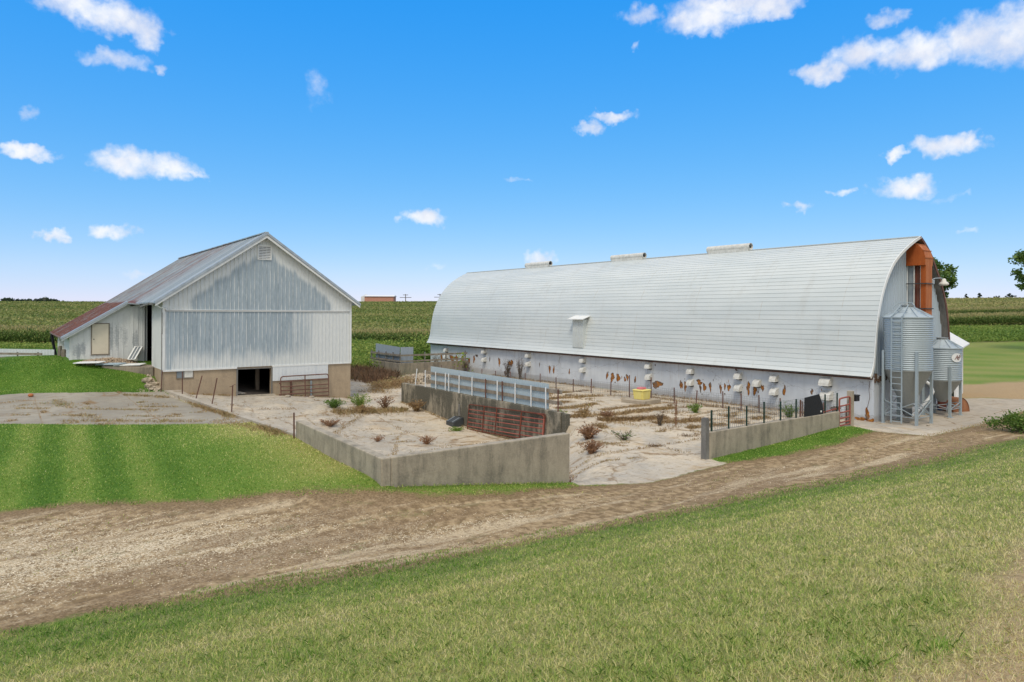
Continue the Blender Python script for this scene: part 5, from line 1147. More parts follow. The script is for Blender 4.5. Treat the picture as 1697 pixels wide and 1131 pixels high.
posts = [((6.85, 41.45), (6.93, 41.45, 2.12), 'upright rusty steel post at the barn corner by the rubble'), ((7.7, 40.2), (7.7, 40.2, 2.12), 'upright rusty steel post in front of the foundation window'),
 ((7.85, 37.9), (8.16, 37.75, 2.06), 'most slanted rusty steel post on the kerb, leaning right'), ((8.0, 35.1), (8.23, 34.95, 2.16), 'slightly slanted rusty steel post left of the dark doorway'),
 ((7.97, 31.3), (8.02, 31.3, 2.13), 'rusty steel post with a bent tip, midway along the kerb'), ((7.86, 22.9), (7.85, 22.9, 1.98), 'lone rusty steel post at the end of the bunker wall by the lawn')]
for i, ((x, y), top, lab) in enumerate(posts):
    z = .9 + .02*i; r = thing('steel_post', lab, 'post', (x, y, z)); r['group'] = 'steel posts along the kerb'
    m = MB(); b = Vector((x, y, z-.3)); t = Vector(top); m.bar(b, t, .05, .012); d = (t-b).normalized(); m.bar(b+Vector((0, -.02, 0)), t+Vector((0, -.02, 0)), .012, .05)
    for k in range(12): p = b.lerp(t, (k+1)/13); m.bar(p+Vector((-.02, .016, 0)), p+Vector((.02, .016, 0)), .014)
    m.build('stake', M['rust_brown'], r)
    if i == 4: m = MB(); m.bar(t+Vector((-.02, 0, 0)), t+Vector((.10, -.05, .06)), .03, .02); m.bar(t+Vector((0, 0, -.02)), t+Vector((-.12, .05, -.05)), .02); m.build('bent_tip', M['rust_brown'], r)

# mound side: retaining block, rubble, loose roofing sheets, old sash
m = MB(); a, b = Vector((4.5, 46.1, 0)), Vector((6.93, 44.3, 0)); n = Vector((.596, .803, 0))*1.5
poly = [(a.x, a.y, 1.75), (b.x, b.y, 1.2), (b.x, b.y, 2.12), (a.x, a.y, 2.18)]; m.prism(poly, n)
tagset(m.build('retaining_block', M['back_concrete'], origin=(6.2, 45, 1.6), bevel=.04), 'rough concrete ramp block under the loose sheets at the barn side', 'block')
rs = random.Random(5)
SH = [(5.9, 45.6, 2.21, .75, .42, -.55, 'white roofing sheet lying nearest the sliding door gap', 'white_trim'), (5.0, 46.15, 2.25, .7, .40, -.68, 'grey-blue roofing sheet lying in the middle of the ramp', 'sheet'), (3.95, 46.45, 2.36, .75, .36, -.6, 'pale roofing sheet lying on the grass edge, leftmost of three', 'white_shed')]
for (x, y, z, hx, hy, rz, lab, mm) in SH:
    m = MB(); z = max(z, zg(x, y)+.06); m.obox((x, y, z), hx, hy, .025, rz)
    for k in range(4): o = (-1.5+k)*hy*.5; m.obox((x-math.sin(rz)*o, y+math.cos(rz)*o, z+.026), hx*.98, .025, .02, rz)
    o = m.build('roofing_sheet', M[mm], origin=(x, y, z)); o.rotation_euler = (.03, -.05, 0); tagset(o, lab, 'sheet', 'loose roofing sheets on the ramp')
m = MB(); S0, S1 = Vector((5.95, 46.75, 2.46)), Vector((6.42, 47.32, 3.2)); rt = Vector((.36, -.05, 0))
A = [S0, S0+rt, S1+rt, S1]
for i in range(4): m.bar(A[i], A[(i+1) % 4], .09, .05)
m.bar((A[0]+A[1])/2, (A[2]+A[3])/2, .05)
r = thing('window_sash', 'old white window sash leaning against the lean-to wall', 'window', (6.1, 46.9, 2.4)); m.build('frame', M['white_trim'], r)
m = MB(); m.add([A[0], A[1], A[2], A[3]], [(0, 1, 2, 3)]); m.build('pane', M['glass'], r)
def rock(name, x, y, z, s_, mat, lab, cat, grp=None, seed=0):
    r2 = random.Random(seed); m = MB(); bm_v = []; N = 7
    for i, (zz, f) in enumerate(((-.3, .8), (.0, 1.0), (.35, .92), (.6, .55))):
        for k in range(N):
            a = 2*math.pi*k/N + i*.3; q = f*s_*r2.uniform(.78, 1.2); bm_v.append((x+math.cos(a)*q*1.25, y+math.sin(a)*q*.8, z+zz*s_*r2.uniform(.85, 1.1)))
    Fs = [tuple(range(N))[::-1], tuple(3*N+k for k in range(N))]
    for i in range(3):
        for k in range(N): Fs.append((i*N+k, i*N+(k+1) % N, (i+1)*N+(k+1) % N, (i+1)*N+k))
    m.add(bm_v, Fs); return tagset(m.build(name, mat, origin=(x, y, z)), lab, cat, grp)
for i, (x, y, s_, lab) in enumerate([(6.55, 43.55, .30, 'largest pale limestone block of the rubble by the barn corner'), (6.8, 42.95, .24, 'flat pale limestone block in the middle of the barn corner rubble'), (6.45, 42.75, .2, 'squarish limestone block on the grass side of the rubble'), (6.75, 42.3, .19, 'lower limestone lump of the barn corner rubble'), (6.5, 42.1, .13, 'small limestone chunk at the foot of the rubble'), (6.82, 41.9, .12, 'small limestone chunk nearest the rusty corner post')]):
    rock('rubble_block', x, y, zg(x, y)+.06, s_, M['stone'], lab, 'stone', 'rubble blocks at the barn corner', i)
def pebbles(name, cx, cy, rx, ry, n, s0, s1, mat, hmax, seed):
    rg = np.random.default_rng(seed); a = rg.uniform(0, 6.283, n); q = np.sqrt(rg.uniform(0, 1, n)); x = cx+rx*q*np.cos(a); y = cy+ry*q*np.sin(a)
    z = z_ground(x, y) + hmax*(1-q**1.5); s_ = rg.uniform(s0, s1, n); T = np.array([(1,0,-.3),(-.5,.86,-.3),(-.5,-.86,-.3),(0,0,.8)], float)
    V = []; 
    for k in range(4):
        th = rg.uniform(0, 6.283, n) if k == 0 else th
        px_ = T[k,0]*np.cos(th)-T[k,1]*np.sin(th); py_ = T[k,0]*np.sin(th)+T[k,1]*np.cos(th)
        j = rg.uniform(.7, 1.3, n); V.append(np.stack([x+px_*s_*j, y+py_*s_*j, z+T[k,2]*s_*j], 1))
    V = np.stack(V, 1).reshape(-1, 3); b = np.arange(n)[:, None]*4; F = np.concatenate([b+np.array([[0,2,1]]), b+np.array([[0,1,3]]), b+np.array([[1,2,3]]), b+np.array([[2,0,3]])])
    o = link(name, npmesh(name, V, F, mat)); o['kind'] = 'stuff'; return o
pebbles('gravel_heap', 5.0, 46.95, 1.5, .5, 700, .04, .11, M['soil_stone'], .22, 1)
pebbles('rubble_heap', 27.5, 48.5, 3.6, 2.2, 1500, .05, .2, M['stone'], .55, 2)
pebbles('corner_rubble', 6.72, 43.0, .28, 1.5, 130, .03, .12, M['stone'], .03, 3); pebbles('corner_gravel', 6.3, 42.2, .5, .5, 50, .02, .07, M['stone'], .0, 4)

# by the feed bins
r = thing('rusty_half_drum', 'rusty orange half drum resting on its cut edge beside the small bin', 'drum', (42.6, 15.8, .0))
ax = Vector((.45, .89, 0)).normalized(); ac = Vector((ax.y, -ax.x, 0)); o = Vector((42.45, 15.45, .03)); N = 16; A = []; B = []
for k in range(N+1):
    t = math.pi*k/N; A.append(o + ac*math.cos(t)*.52 + Vector((0, 0, .78*math.sin(t)))); B.append(A[-1] + ax*1.0)
m = MB(); m.add(A + B, [(i, i+1, N+2+i, N+1+i) for i in range(N)]); m.build('shell', M['rust_tan'], r)
m = MB(); m.add([p+ax*.04 for p in A], [tuple(range(N+1))]); m.add([p-ax*.04 for p in B], [tuple(range(N+1))[::-1]]); m.build('end_plate', M['rust_tan'], r)
m = MB(); m.lathe([(.001, .0), (.14, .0), (.17, .30), (.18, .31), (.16, .31), (.13, .02)], (42.4, 16.5, zg(42.4, 16.5)), 20)
r = thing('bucket', 'blue plastic bucket under the small feed bin', 'bucket', (42.4, 16.5, 0)); m.build('pail', M['blue'], r, smooth=True)
m = MB(); zq = zg(42.4, 16.5)+.3; m.tube([(42.22, 16.5, zq), (42.28, 16.42, zq+.16), (42.4, 16.40, zq+.2), (42.52, 16.42, zq+.16), (42.58, 16.5, zq)], .008, 5); m.build('handle', M['galv_trim'], r)
r = thing('jug', 'white plastic jug standing beside the blue bucket', 'jug', (42.15, 16.0, 0)); zq = zg(42.15, 16.0)
m = MB(); m.obox((42.15, 16.0, zq), .13, .10, .26, .5); taper(m, (42.15, 16.0, zq+.262), .13, .10, .04, .04, .09, .5); m.build('body', M['white_plastic'], r, bevel=.015)
m = MB(); m.lathe([(.035, 0), (.035, .05), (.001, .05)], (42.15, 16.0, zq+.35), 12); m.build('cap', M['blue'], r)
for (x, y, s_, lab) in ((35.55, 14.35, .09, 'small grey stone by the front leg of the tall feed bin'), (15.1, 40.9, .14, 'grey rubble stone below the brown tube gate'), (13.6, 40.8, .16, 'flat stone at the corner of the barn doorway ramp')):
    rock('stone', x, y, zg(x, y)+.03, s_, M['pad_concrete'], lab, 'stone', None, int(x))
m = MB(); m.lathe([(.001, .17), (.08, .16), (.12, .10), (.12, .05), (.06, .0)], (1.05, 42.0, zg(1.05, 42.0)), 14); tagset(m.build('pumpkin', M['rust_pale_lit'], origin=(1.05, 42.0, .9), smooth=True), 'small orange pumpkin-like ball on the weedy left slab edge', 'pumpkin')
# barn doorway ramp
m = MB(); m.prism([(10.7, 39.6, .12), (13.4, 39.6, .0), (13.1, 41.72, .42), (10.95, 41.72, .46)], (0, 0, -.5)); tagset(m.build('ramp', M['wall_concrete'], origin=(12, 40.6, 0)), 'worn concrete ramp in front of the dark barn doorway', 'ramp')
# ------------------------------------------------------------------ plants
def leaf_quads(C, size, h, up=.35, asp=.55, seed=0):
    rg = np.random.default_rng(seed); n = len(C); a = rg.normal(0, 1, (n, 3)); a[:, 2] = a[:, 2]*.8; a /= np.linalg.norm(a, axis=1)[:, None]
    b = rg.normal(0, 1, (n, 3)); b -= a*(a*b).sum(1)[:, None]; b /= np.linalg.norm(b, axis=1)[:, None]
    s_ = (size*rg.uniform(.6, 1.35, n))[:, None] if np.isscalar(size) else (size*rg.uniform(.7, 1.3, n))[:, None]
    V = np.stack([C-a*s_*.5, C+b*s_*asp*.5, C+a*s_*.5, C-b*s_*asp*.5], 1).reshape(-1, 3)
    return V, np.arange(n*4).reshape(n, 4), np.repeat(h, 4)
def tree(name, label, x, y, z0, H, cz, rx, rz, n, leaf, seed, mat, trunk=True, cat='tree', lean=0, group=None, clumps=26, shape=None):
    rg = np.random.default_rng(seed); r = thing(name, label, cat, (x, y, z0), group)
    dirs = rg.normal(0, 1, (clumps, 3)); dirs /= np.linalg.norm(dirs, axis=1)[:, None]; rad = rg.uniform(.35, 1.0, clumps)**.6
    cc = dirs*rad[:, None]*np.array([rx, rx, rz]) ; 
    if shape == 'cone': t = rg.uniform(-1, 1, clumps); f = (1-t)*.5; ang = rg.uniform(0, 6.28, clumps); cc = np.stack([np.cos(ang)*rx*f, np.sin(ang)*rx*f, t*rz], 1)
    cr = rg.uniform(.18, .36, clumps)*min(rx, rz); w_ = cr**2/np.sum(cr**2); idx = rg.choice(clumps, n, p=w_)
    d = rg.normal(0, 1, (n, 3)); d /= np.linalg.norm(d, axis=1)[:, None]; q = rg.uniform(.2, 1.1, n)[:, None]
    Pp = cc[idx] + d*q*cr[idx][:, None]*np.array([1.15, 1.15, .8]) + np.array([0, 0, cz])
    h = np.clip(.45 + rg.normal(0, .17, n) + (rg.uniform(-.2, .2, clumps))[idx], 0, 1)
    V, F, hh = leaf_quads(Pp, leaf, h, seed=seed)
    o = link('crown', npmesh('crown', V, F, mat, dict(h=hh)), r)
    if trunk:
        m = MB(); R1 = max(.06, H*.022); m.tube([(x, y, z0-.3), (x+lean*.3, y, z0+cz*.45), (x+lean, y, z0+cz*1.05)], [R1*1.3, R1, R1*.45], 8)
        for k in range(min(clumps, 16)):
            c = Vector(cc[k]) + Vector((x, y, z0+cz)); s_ = Vector((x+lean*.5, y, z0+cz*(.5+.4*(k % 5)/5))); m.tube([s_, s_.lerp(c, .5)+Vector((0, 0, .04*H)), c], [R1*.42, R1*.28, R1*.08], 5)
        m.build('trunk', M['bark'], r)
    return r
x, y = WD(73.2, 121); tree('tree', 'broad leafy green tree rising behind the right end of the arched barn', x, y, zg(x, y), 16.5, 11.2, 4.3, 5.0, 5600, .60, 21, M['tree_leaf'], clumps=34)
x, y = WD(74.3, 96); tree('tree', 'leafy green tree cut off by the right edge of the photo', x, y, zg(x, y), 15, 11.3, 3.6, 4.0, 5200, .5, 22, M['tree_leaf'], clumps=30)
FT = [(1601, 496, 5, 8, 'cone', 'tiny pointed tree on the horizon nearest the barn'), (1623, 497, 8, 10, 'cone', 'tallest pointed tree of the row on the right horizon'), (1638, 497, 4, 5, 'cone', 'tiny pointed bush between two trees on the horizon'), (1650, 497, 11, 7, None, 'wide low round tree on the right horizon'), (1675, 496, 12, 9, None, 'round tree alone near the right edge of the horizon')]
for i, (px_, py_, wd, hh, shp, lab) in enumerate(FT):
    d = 470; lat = (px_-848.5)/1131*d; x, y = WD(lat, d); k = d/1131; z = zg(x, y); zs = 5.4 - (py_+2-520.5)/1131*d; H = (hh+3)*k + max(0, zs-z)
    tree('horizon_tree', lab, x, y, z, H, H-hh*k*.5, wd*k*.62, hh*k*.62, 460, .9, 40+i, M['far_leaf'], cat='tree', group='small trees on the right horizon', clumps=14, shape=shp)
def far_wood():
    rg = np.random.default_rng(77); C = []; Hh = []
    for k in range(60):
        px_ = rg.uniform(4, 106); d = 560; lat = (px_-848.5)/1131*d; x, y = WD(lat, d); top = 5.4 + (514.3-(494.0 - 1.5*math.sin(px_*.11) + 1.8*abs(px_-50)/50*.6))/1131*d
        n = 130; r_ = rg.uniform(1.6, 3.2); c = rg.normal(0, 1, (n, 3)); c /= np.linalg.norm(c, axis=1)[:, None]; c *= r_*rg.uniform(.5, 1, n)[:, None]
        C.append(c + np.array([x, y, top - r_*.9 - rg.uniform(0, 2.2)])); Hh.append(np.clip(rg.normal(rg.uniform(.15, .6), .12, n), 0, 1))
    C = np.concatenate(C); Hh = np.concatenate(Hh); V, F, hh = leaf_quads(C, 1.3, Hh, seed=5)
    # trunks and undergrowth down to the field
    o = link('far_wood', npmesh('far_wood', V, F, M['far_leaf'], dict(h=hh))); o['kind'] = 'stuff'
far_wood()
# farmstead and poles on the skyline
def skyline():
    d = 430
    def at(px_, py_, d): lat = (px_-848.5)/1131*d; x, y = WD(lat, d); return Vector((x, y, 5.4-(py_-(517+.005*(px_-650)))/1131*d))
    a, b = at(604, 499, d), at(652, 499, d); t = (b-a).normalized(); n = Vector((-t.y, t.x, 0)); n.z = 0; t.z = 0
    a.z = b.z = min(zg(a.x, a.y), zg(b.x, b.y)) - .5; top = at(650, 491.6, d).z; rt = at(650, 489.2, d).z
    r = thing('farm_shed', 'distant long pinkish shed with white roof on the crest of the cornfield', 'shed', tuple(a)); L = (b-a).length
    m = MB(); m.prism([tuple(a), tuple(b), (b.x, b.y, top), (a.x, a.y, top)], n*9); m.build('wall', M['far_brick'], r)
    m = MB(); e = t*.5; c0 = a-e-n*.6; c1 = b+e-n*.6
    m.prism([(c0.x, c0.y, top+.02), (c0.x+n.x*5.1, c0.y+n.y*5.1, rt), (c0.x+n.x*10.2, c0.y+n.y*10.2, top+.02)], (c1-c0)); m.build('roof', M['far_white'], r)
    m = MB(); p = at(598, 497, d+6); p.z = a.z; m.prism([tuple(p), tuple(p+t*6), (p.x+t.x*6, p.y+t.y*6, rt-.3), (p.x+t.x*3, p.y+t.y*3, rt+.5), (p.x, p.y, rt-1.1)], n*5); m.build('white_annex', M['far_white'], r)
    for (px_, top_, dd, lab) in ((672, 487.5, 400, 'distant wooden power pole with crossarms between the two barns'), (729, 487.0, 400, 'distant wooden power pole partly behind the arched barn roof')):
        q = at(px_, top_, dd); z = zg(q.x, q.y); r = thing('power_pole', lab, 'utility pole', (q.x, q.y, z)); m = MB(); m.tube([(q.x, q.y, z), tuple(q)], [.28, .2], 8); m.build('pole', M['bark'], r)
        for (dz, hw) in ((-.5, 1.5), (-2.0, 3.4)):
            m = MB(); m.bar(q+t*-hw+Vector((0, 0, dz)), q+t*hw+Vector((0, 0, dz)), .3); m.build('crossarm', M['bark'], r)
    q = at(75, 493.2, 560); z = zg(q.x, q.y); r = thing('far_silo', 'tiny dark tower standing above the far left wood', 'silo', (q.x, q.y, z)); m = MB(); m.tube([(q.x, q.y, z), tuple(q)], 1.3, 12); m.build('shaft', M['post_grey'], r); m = MB(); m.lathe([(1.4, 0), (1.0, .5), (.01, .8)], (q.x, q.y, q.z+.02), 12); m.build('cap', M['galv_trim'], r)
skyline()
# ------------------------------------------------------------------ corn: front rows plant by plant, the field behind as leaf tufts over the hillside (uncountable: stuff)
def corn_rows(name, segs, seed, rows=9, h0=2.45):
    rg = np.random.default_rng(seed); C = []
    for (b0, b1, d0) in segs:
        for k in range(rows):
            d = d0 + k*.9; lat = np.arange(b0*d, b1*d, .24); lat = lat + rg.normal(0, .05, len(lat)); C.append(np.stack([lat, np.full(len(lat), d) + rg.normal(0, .08, len(lat)) + .9*np.sin(lat*.07)], 1))
    C = np.concatenate(C); x, y = WD(C[:, 0], C[:, 1]); z = z_ground(x, y); n = len(x); Hs = h0*rg.uniform(.86, 1.1, n)
    V = []; F = []; Hh = []; nv = 0
    def add(v, hcol):
        nonlocal nv; k = v.shape[1]; V.append(v.reshape(-1, 3)); F.append(np.arange(nv, nv+len(v)*k).reshape(-1, k)); Hh.append(np.repeat(hcol, k)); nv += len(v)*k
    base = np.stack([x, y, z], 1); E = lambda a, b, c: np.stack([a, b, c], 1)
    add(np.stack([base+E(-.02*np.ones(n), 0*x, 0*x), base+E(.02*np.ones(n), 0*x, 0*x), base+E(.012*np.ones(n), 0*x, Hs*.95), base+E(-.012*np.ones(n), 0*x, Hs*.95)], 1), np.full(n, .35))
    for k in range(8):
        a = rg.uniform(0, 6.283, n); zz = Hs*(.12+.095*k)*rg.uniform(.92, 1.08, n); L = rg.uniform(.5, .85, n); wd = rg.uniform(.05, .09, n); ux, uy = np.cos(a), np.sin(a)
        p0 = base+E(0*x, 0*x, zz); p1 = base+E(ux*L*.5, uy*L*.5, zz+L*.42); p2 = base+E(ux*L, uy*L, zz+L*rg.uniform(-.05, .3, n)); s_ = E(-uy*wd, ux*wd, 0*x)
        hcol = np.clip(rg.normal(.30 + (.12 if k > 5 else 0) + (.28 if k < 1 else 0), .12, n), 0, 1)
        add(np.stack([p0-s_*.5, p0+s_*.5, p1+s_, p1-s_], 1), hcol); add(np.stack([p1-s_, p1+s_, p2+s_*.15, p2-s_*.15], 1), hcol+.05)
    for k in range(3):
        a = rg.uniform(0, 6.283, n); ux, uy = np.cos(a)*.14, np.sin(a)*.14
        p0 = base+E(0*x, 0*x, Hs*.9); p1 = base+E(ux, uy, Hs*1.0+.12); s_ = E(-uy*.2, ux*.2, 0*x); add(np.stack([p0-s_, p0+s_, p1+s_, p1-s_], 1), np.clip(rg.normal(.85, .08, n), 0, 1))
    o = link(name, npmesh(name, np.concatenate(V), np.concatenate(F), M['corn'], dict(h=np.clip(np.concatenate(Hh), 0, 1)))); o['kind'] = 'stuff'
corn_rows('corn', [(-.80, -.50, 100), (-.28, -.08, 100), (.60, .80, 152), (.60, .80, 181)], 3, 10)
def corn_field():
    rg = np.random.default_rng(4); C = []
    for (b0, b1, d0, d1, n) in ((-.82, -.48, 108, 372, 150000), (-.30, -.06, 108, 372, 110000), (.60, .82, 200, 372, 60000), (.60, .82, 165, 178, 1500)):
        d = np.sqrt(rg.uniform(d0**2, d1**2, n)); rw = .76*np.maximum(1, np.round(d/110)); d = np.round(d/rw)*rw + rg.normal(0, .12, n)*rw; C.append(np.stack([rg.uniform(b0, b1, n)*d, d], 1))
    C = np.concatenate(C); x, y = WD(C[:, 0], C[:, 1]); z = z_ground(x, y); n = len(x)
    lat, d = C[:, 0], C[:, 1]; right = lat > 0
    band = .5 + .22*np.sin(d*.11 + .004*lat) + .16*np.sin(d*.27+1.3) + .12*vnoise(x, y, 26) + .10*vnoise(x, y, 9)
    h = np.clip(.57 + .26*(band-.5) + rg.normal(0, .08, n) + np.where(right, .14, 0), 0, 1)
    top = np.where(right, 1.5, 2.3)
    P = np.stack([x, y, z + top*rg.uniform(.55, 1.06, n)], 1); size = .62 + .0012*d
    V, F, hh = leaf_quads(P, size, h, seed=9, asp=.32)
    o = link('corn_field', npmesh('corn_field', V, F, M['corn'], dict(h=hh))); o['kind'] = 'stuff'
    # canopy of lower leaves that closes the rows
    for (b0, b1, d0, d1, zz) in ((-.82, -.48, 108, 380, 1.75), (-.30, -.06, 108, 380, 1.75), (.60, .82, 196, 380, 1.0)):
        ds = np.linspace(d0, d1, 90); bs = np.linspace(b0, b1, 40); D, B = np.meshgrid(ds, bs); x, y = WD((B*D).ravel(), D.ravel()); z = z_ground(x, y) + zz + .2*vnoise(x, y, 3)
        i = np.arange(90*40).reshape(40, 90); F = np.stack([i[:-1, :-1], i[:-1, 1:], i[1:, 1:], i[1:, :-1]], -1).reshape(-1, 4)
        o = link('corn_canopy', npmesh('corn_canopy', np.stack([x, y, z], 1), F, M['corn'], dict(h=np.clip(.42 + .1*vnoise(x, y, 14), 0, 1)), True)); o['kind'] = 'stuff'
corn_field()
def thicket(name, x, y, h, size, mat, hc, per=26, sp=.35, seed=0, asp=.4):
    rg = np.random.default_rng(seed); n = len(x); z = z_ground(x, y); k = np.repeat(np.arange(n), per); m = len(k)
    t = rg.uniform(.05, 1, m)**.8; P = np.stack([x[k]+rg.normal(0, sp, m)*(1.15-.6*t), y[k]+rg.normal(0, sp, m)*(1.15-.6*t), z[k]+h[k]*t], 1)
    hh = np.clip(hc[k] + rg.normal(0, .13, m) + .15*(t-.5), 0, 1); V, F, H2 = leaf_quads(P, size, hh, seed=seed+1, asp=asp)
    o = link(name, npmesh(name, V, F, mat, dict(h=H2))); o['kind'] = 'stuff'; return o
def weed_beds():
    rg = np.random.default_rng(12)
    d = rg.uniform(62, 98, 1500); lat = rg.uniform(-.27, -.07, 1500)*d; x, y = WD(lat, d); keep = (x > 19.5) & ~((x > 27.3) & (x < 36) & (y > 53.2) & (y < 61)) & ~((x > 34) & (x < 45) & (y < 62)) & (y > 50)
    x, y = x[keep], y[keep]; hc = np.clip(.55 + .22*vnoise(x, y, 6) + rg.normal(0, .06, len(x)), 0, 1)
    thicket('green_weeds', x, y, rg.uniform(.8, 1.7, len(x))*(1+.3*vnoise(x, y, 8)), .30, M['green_weed'], hc, 30, .5, 3)
    n = 240; x = rg.uniform(20.5, 27.2, n); y = rg.uniform(47, 58, n); k = (x+y*.55 > 48.5) & (x - .45*(y-47) < 24.5); x, y = x[k], y[k]
    thicket('dead_weeds', x, y, rg.uniform(.3, .8, len(x)), .10, M['dead_weed'], np.clip(rg.normal(.4, .14, len(x)), 0, 1), 40, .22, 5, .25)
    k = rg.integers(0, len(x), 9000); bx = x[k]+rg.normal(0, .3, 9000); by = y[k]+rg.normal(0, .3, 9000); blades('dead_stalk_thicket', bx, by, rg.uniform(.25, .95, 9000)*(1+.5*vnoise(bx, by, 1.6)), rg.uniform(.012, .024, 9000), np.clip(rg.normal(.55, .25, 9000), 0, 1), M['dead_weed'], .45)
    n = 120; x = rg.uniform(21, 27, n); y = 44.5 + (x-21)*.75 + rg.normal(0, .5, n); thicket('low_brown_weeds', x, y, rg.uniform(.3, .6, n), .14, M['dead_grass'], np.clip(rg.normal(.45, .2, n), 0, 1), 60, .3, 6, .2)
    # weeds between the mown ground and the corn on the far right, and along the corn foot
    d = rg.uniform(116, 147, 2600); lat = rg.uniform(.60, .82, 2600)*d; x, y = WD(lat, d); hc = np.clip(.5 + .2*vnoise(x, y, 11) + rg.normal(0, .06, len(x)), 0, 1)
    thicket('far_weeds', x, y, rg.uniform(.3, .9, len(x))*(1+.5*vnoise(x, y, 12)), .42, M['green_weed'], hc, 16, .9, 7)
    d = rg.uniform(93, 100, 900); lat = rg.uniform(-.80, -.50, 900)*d; x, y = WD(lat, d); thicket('corn_edge_weeds', x, y, rg.uniform(.2, .6, 900), .3, M['green_weed'], np.clip(rg.normal(.7, .1, 900), 0, 1), 12, .5, 8)
weed_beds()
def plant(name, label, cat, x, y, H, spread, stems, mat, hc, leafy=6, leaf=.07, seed=0, group=None, thick=.012, droop=.3):
    rg = np.random.default_rng(seed); z = zg(x, y); r = thing(name, label, cat, (x, y, z), group); m = MB(); C = []
    for k in range(stems):
        a = rg.uniform(0, 6.283); s_ = rg.uniform(.1, 1)*spread; hh = H*rg.uniform(.55, 1); tip = Vector((x+math.cos(a)*s_, y+math.sin(a)*s_, z+hh*(1-droop*s_/max(spread, .01)*.5))); b = Vector((x+rg.normal(0, .03), y+rg.normal(0, .03), z-.03)); mid = b.lerp(tip, .55)+Vector((0, 0, hh*.12))
        m.tube([b, mid, tip], [thick, thick*.8, thick*.4], 4, False)
        for j in range(leafy):
            t = rg.uniform(.08, 1); p = (b.lerp(mid, t*1.8) if t < .55 else mid.lerp(tip, (t-.55)/.45)); C.append((p.x+rg.normal(0, leaf*.8), p.y+rg.normal(0, leaf*.8), p.z+rg.normal(0, leaf*.6)))
    me = m.build('stem', M['bark'] if hc < .25 else mat, r)
    me.data.attributes.new('h', 'FLOAT', 'POINT').data.foreach_set('value', np.full(len(me.data.vertices), np.float32(hc)))
    C = np.array(C); V, F, hh = leaf_quads(C, leaf*1.6, np.clip(rg.normal(hc, .15, len(C)), 0, 1), seed=seed, asp=.35); link('foliage', npmesh('foliage', V - np.array([x, y, z]), F, mat, dict(h=hh)), r)
    return r
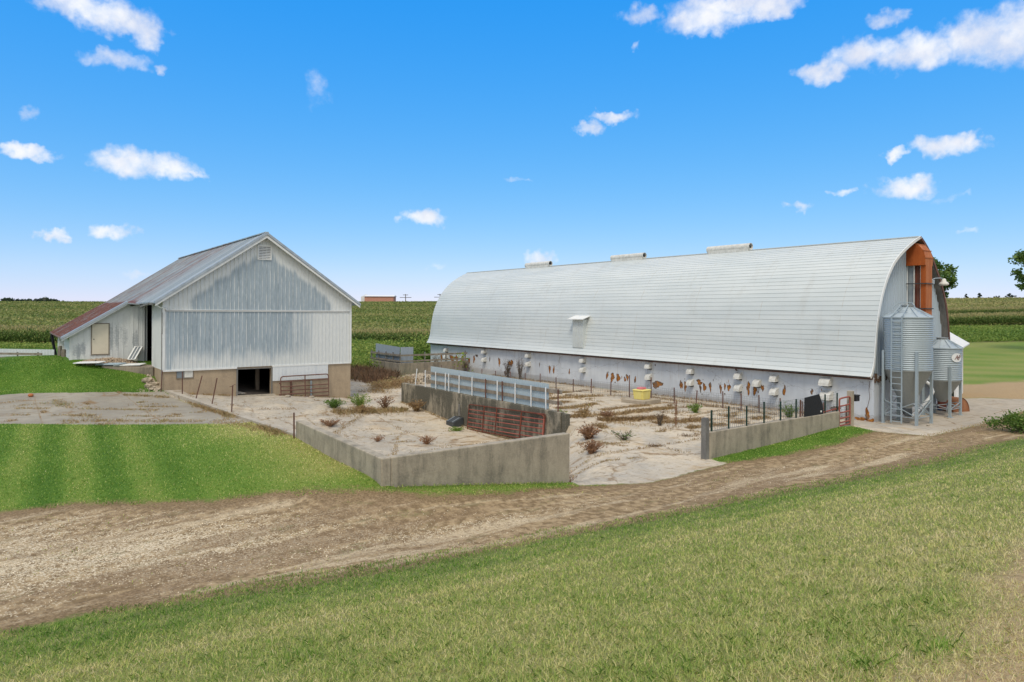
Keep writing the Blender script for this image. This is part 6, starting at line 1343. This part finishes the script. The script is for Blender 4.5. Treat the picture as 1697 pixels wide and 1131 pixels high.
PL = [
 ('dry_weed', 'bushy reddish dry weed in the gateway, larger of the two nearest the middle wall', 19.61, 21.0, .66, .65, 60, 'dead_weed', .85, 14, .07, .35),
 ('dry_weed', 'bushy reddish dry weed nearer the front of the gateway', 17.93, 19.07, .55, .58, 54, 'dead_weed', .85, 14, .06, .35),
 ('dry_weed', 'dry brown weed tucked behind the right end of the front wall', 15.35, 17.5, .55, .35, 26, 'dead_weed', .7, 12, .06, .3),
 ('dry_weed', 'pale tan dry weed tuft right of the rail fence end', 22.9, 24.8, .75, .35, 26, 'dead_grass', .6, 12, .06, .3),
 ('dry_weed', 'low reddish weed patch beside the pale dry tuft', 23.9, 24.2, .45, .5, 34, 'dead_weed', .75, 12, .06, .5),
 ('dock_plant', 'tall rust-brown dock stalk standing alone in the yard', 25.25, 21.1, 1.35, .16, 5, 'dead_weed', .9, 40, .05, .1),
 ('dock_plant', 'dark dead branching weed left of the dock stalk', 24.6, 21.5, .75, .4, 12, 'dead_weed', .1, 16, .05, .2),
 ('green_weed', 'spiky green weed growing alone in the right yard', 29.6, 23.4, .55, .55, 30, 'green_weed', .45, 10, .08, .5),
 ('green_weed', 'grey-green weed clump against the fence near the low wall', 32.3, 19.6, .8, .65, 34, 'green_weed', .3, 12, .07, .4),
 ('green_weed', 'sparse green and brown weed in the gateway beside the reddish ones', 20.6, 19.9, .45, .6, 20, 'green_weed', .2, 8, .06, .4),
 ('green_weed', 'leafy green weed at the end of the rail fence', 21.4, 24.9, .55, .4, 26, 'green_weed', .5, 12, .07, .4),
 ('green_weed', 'tall bright green weed by the right corner of the gable barn yard', 16.7, 37.4, .95, .75, 44, 'green_weed', .6, 14, .08, .2),
 ('green_weed', 'dark green weed left in the clump below the barn gate', 15.2, 37.6, .55, .8, 44, 'green_weed', .25, 14, .08, .4),
 ('green_weed', 'yellowish tall weed at the right of the clump below the barn gate', 18.2, 37.2, .85, .75, 40, 'dead_weed', .7, 12, .07, .3),
 ('dry_weed', 'straw coloured weed mass in the middle of the bunker weeds', 16.4, 36.4, .5, .8, 50, 'dead_grass', .45, 12, .07, .6),
 ('dry_weed', 'rust tinged weed against the far end of the stained wall', 19.7, 36.0, .75, .6, 40, 'dead_grass', .35, 14, .08, .4),
 ('dry_weed', 'spindly reddish weed on the bunker floor near the red gate', 16.2, 28.6, .5, .65, 30, 'dead_weed', .9, 10, .05, .3),
 ('dry_weed', 'thin reddish weed left on the bunker floor', 14.6, 30.6, .3, .5, 22, 'dead_weed', .9, 8, .05, .3),
 ('dry_weed', 'brown weed bunch in the middle of the bunker floor', 13.6, 34.2, .4, .8, 40, 'dead_weed', .8, 12, .06, .5),
 ('dry_weed', 'tiny pale weed near the inside of the left bunker wall', 9.8, 27.6, .4, .25, 14, 'dead_grass', .6, 8, .06, .3),
 ('green_weed', 'low green weed beside the trough', 19.4, 30.9, .25, .6, 34, 'green_weed', .5, 8, .06, .6),
 ('green_weed', 'small green weed at the kerb near the doorway ramp', 8.9, 31.4, .4, .35, 20, 'green_weed', .75, 9, .06, .4),
 ('green_weed', 'low green weed on the yard below the doorway ramp', 11.4, 31.2, .2, .5, 22, 'green_weed', .45, 8, .06, .6),
 ('dead_stalks', 'dense dark dead stalks against the painted wall, left of the pair', 34.2, 46.6, 1.75, .55, 26, 'dead_weed', .08, 22, .06, .15),
 ('dead_stalks', 'tall dark dead stalks against the painted wall, right of the pair', 34.2, 44.9, 1.95, .5, 24, 'dead_weed', .12, 22, .06, .15),
 ('dead_stalks', 'low dark dead stalks at the far end of the painted wall', 34.3, 53.2, 1.0, .6, 24, 'dead_weed', .1, 18, .06, .2),
 ('dead_stalks', 'grey dead stalks by the far corner of the painted wall', 34.2, 58.6, 1.5, .5, 22, 'dead_weed', .15, 18, .06, .2),
]
for i, (nm, lab, x, y, H, sp, st, mm, hc, lf, ls, dr) in enumerate(PL): plant(nm, lab, 'weed', x, y, H, sp, st, M[mm], hc, lf, ls, 200+i, None, .012, dr)
def bush(label, x, y, H, r_, n, leaf, mat, hc, seed, name='bush'):
    rg = np.random.default_rng(seed); z = zg(x, y); r = thing(name, label, 'bush', (x, y, z)); k = 22; c = np.stack([rg.normal(0, r_*.5, k), rg.normal(0, r_*.5, k), rg.uniform(.2, .85, k)*H], 1); c[:, 2] *= 1-.35*np.hypot(c[:, 0], c[:, 1])/r_; idx = rg.integers(0, k, n); d = rg.normal(0, 1, (n, 3)); P = c[idx] + d*np.array([r_*.2, r_*.2, H*.14]); P[:, 2] = np.abs(P[:, 2])
    V, F, hh = leaf_quads(P, leaf, np.clip(hc+rg.normal(0, .15, n)+.3*(P[:, 2]/H-.5), 0, 1), seed=seed); link('foliage', npmesh('foliage', V, F, mat, dict(h=hh)), r)
    m = MB()
    for j in range(9): m.tube([(x, y, z-.05), tuple(Vector((x, y, z))+Vector(c[j]))], [.03, .01], 5)
    m.build('stem', M['bark'], r); return r
x, y = WD(-9.6, 76); bush('rounded bright green bush behind the back pen fence', x, y, 3.1, 2.6, 2600, .3, M['green_weed'], .6, 31)
x, y = WD(-8.2, 73); bush('darker green bush close to the far end of the arched barn', x, y, 2.2, 1.7, 1800, .26, M['green_weed'], .35, 32)
bush('low dark green bush at the drive edge on the right', 36.6, 11.0, 1.0, 1.0, 2600, .11, M['green_weed'], .25, 33)
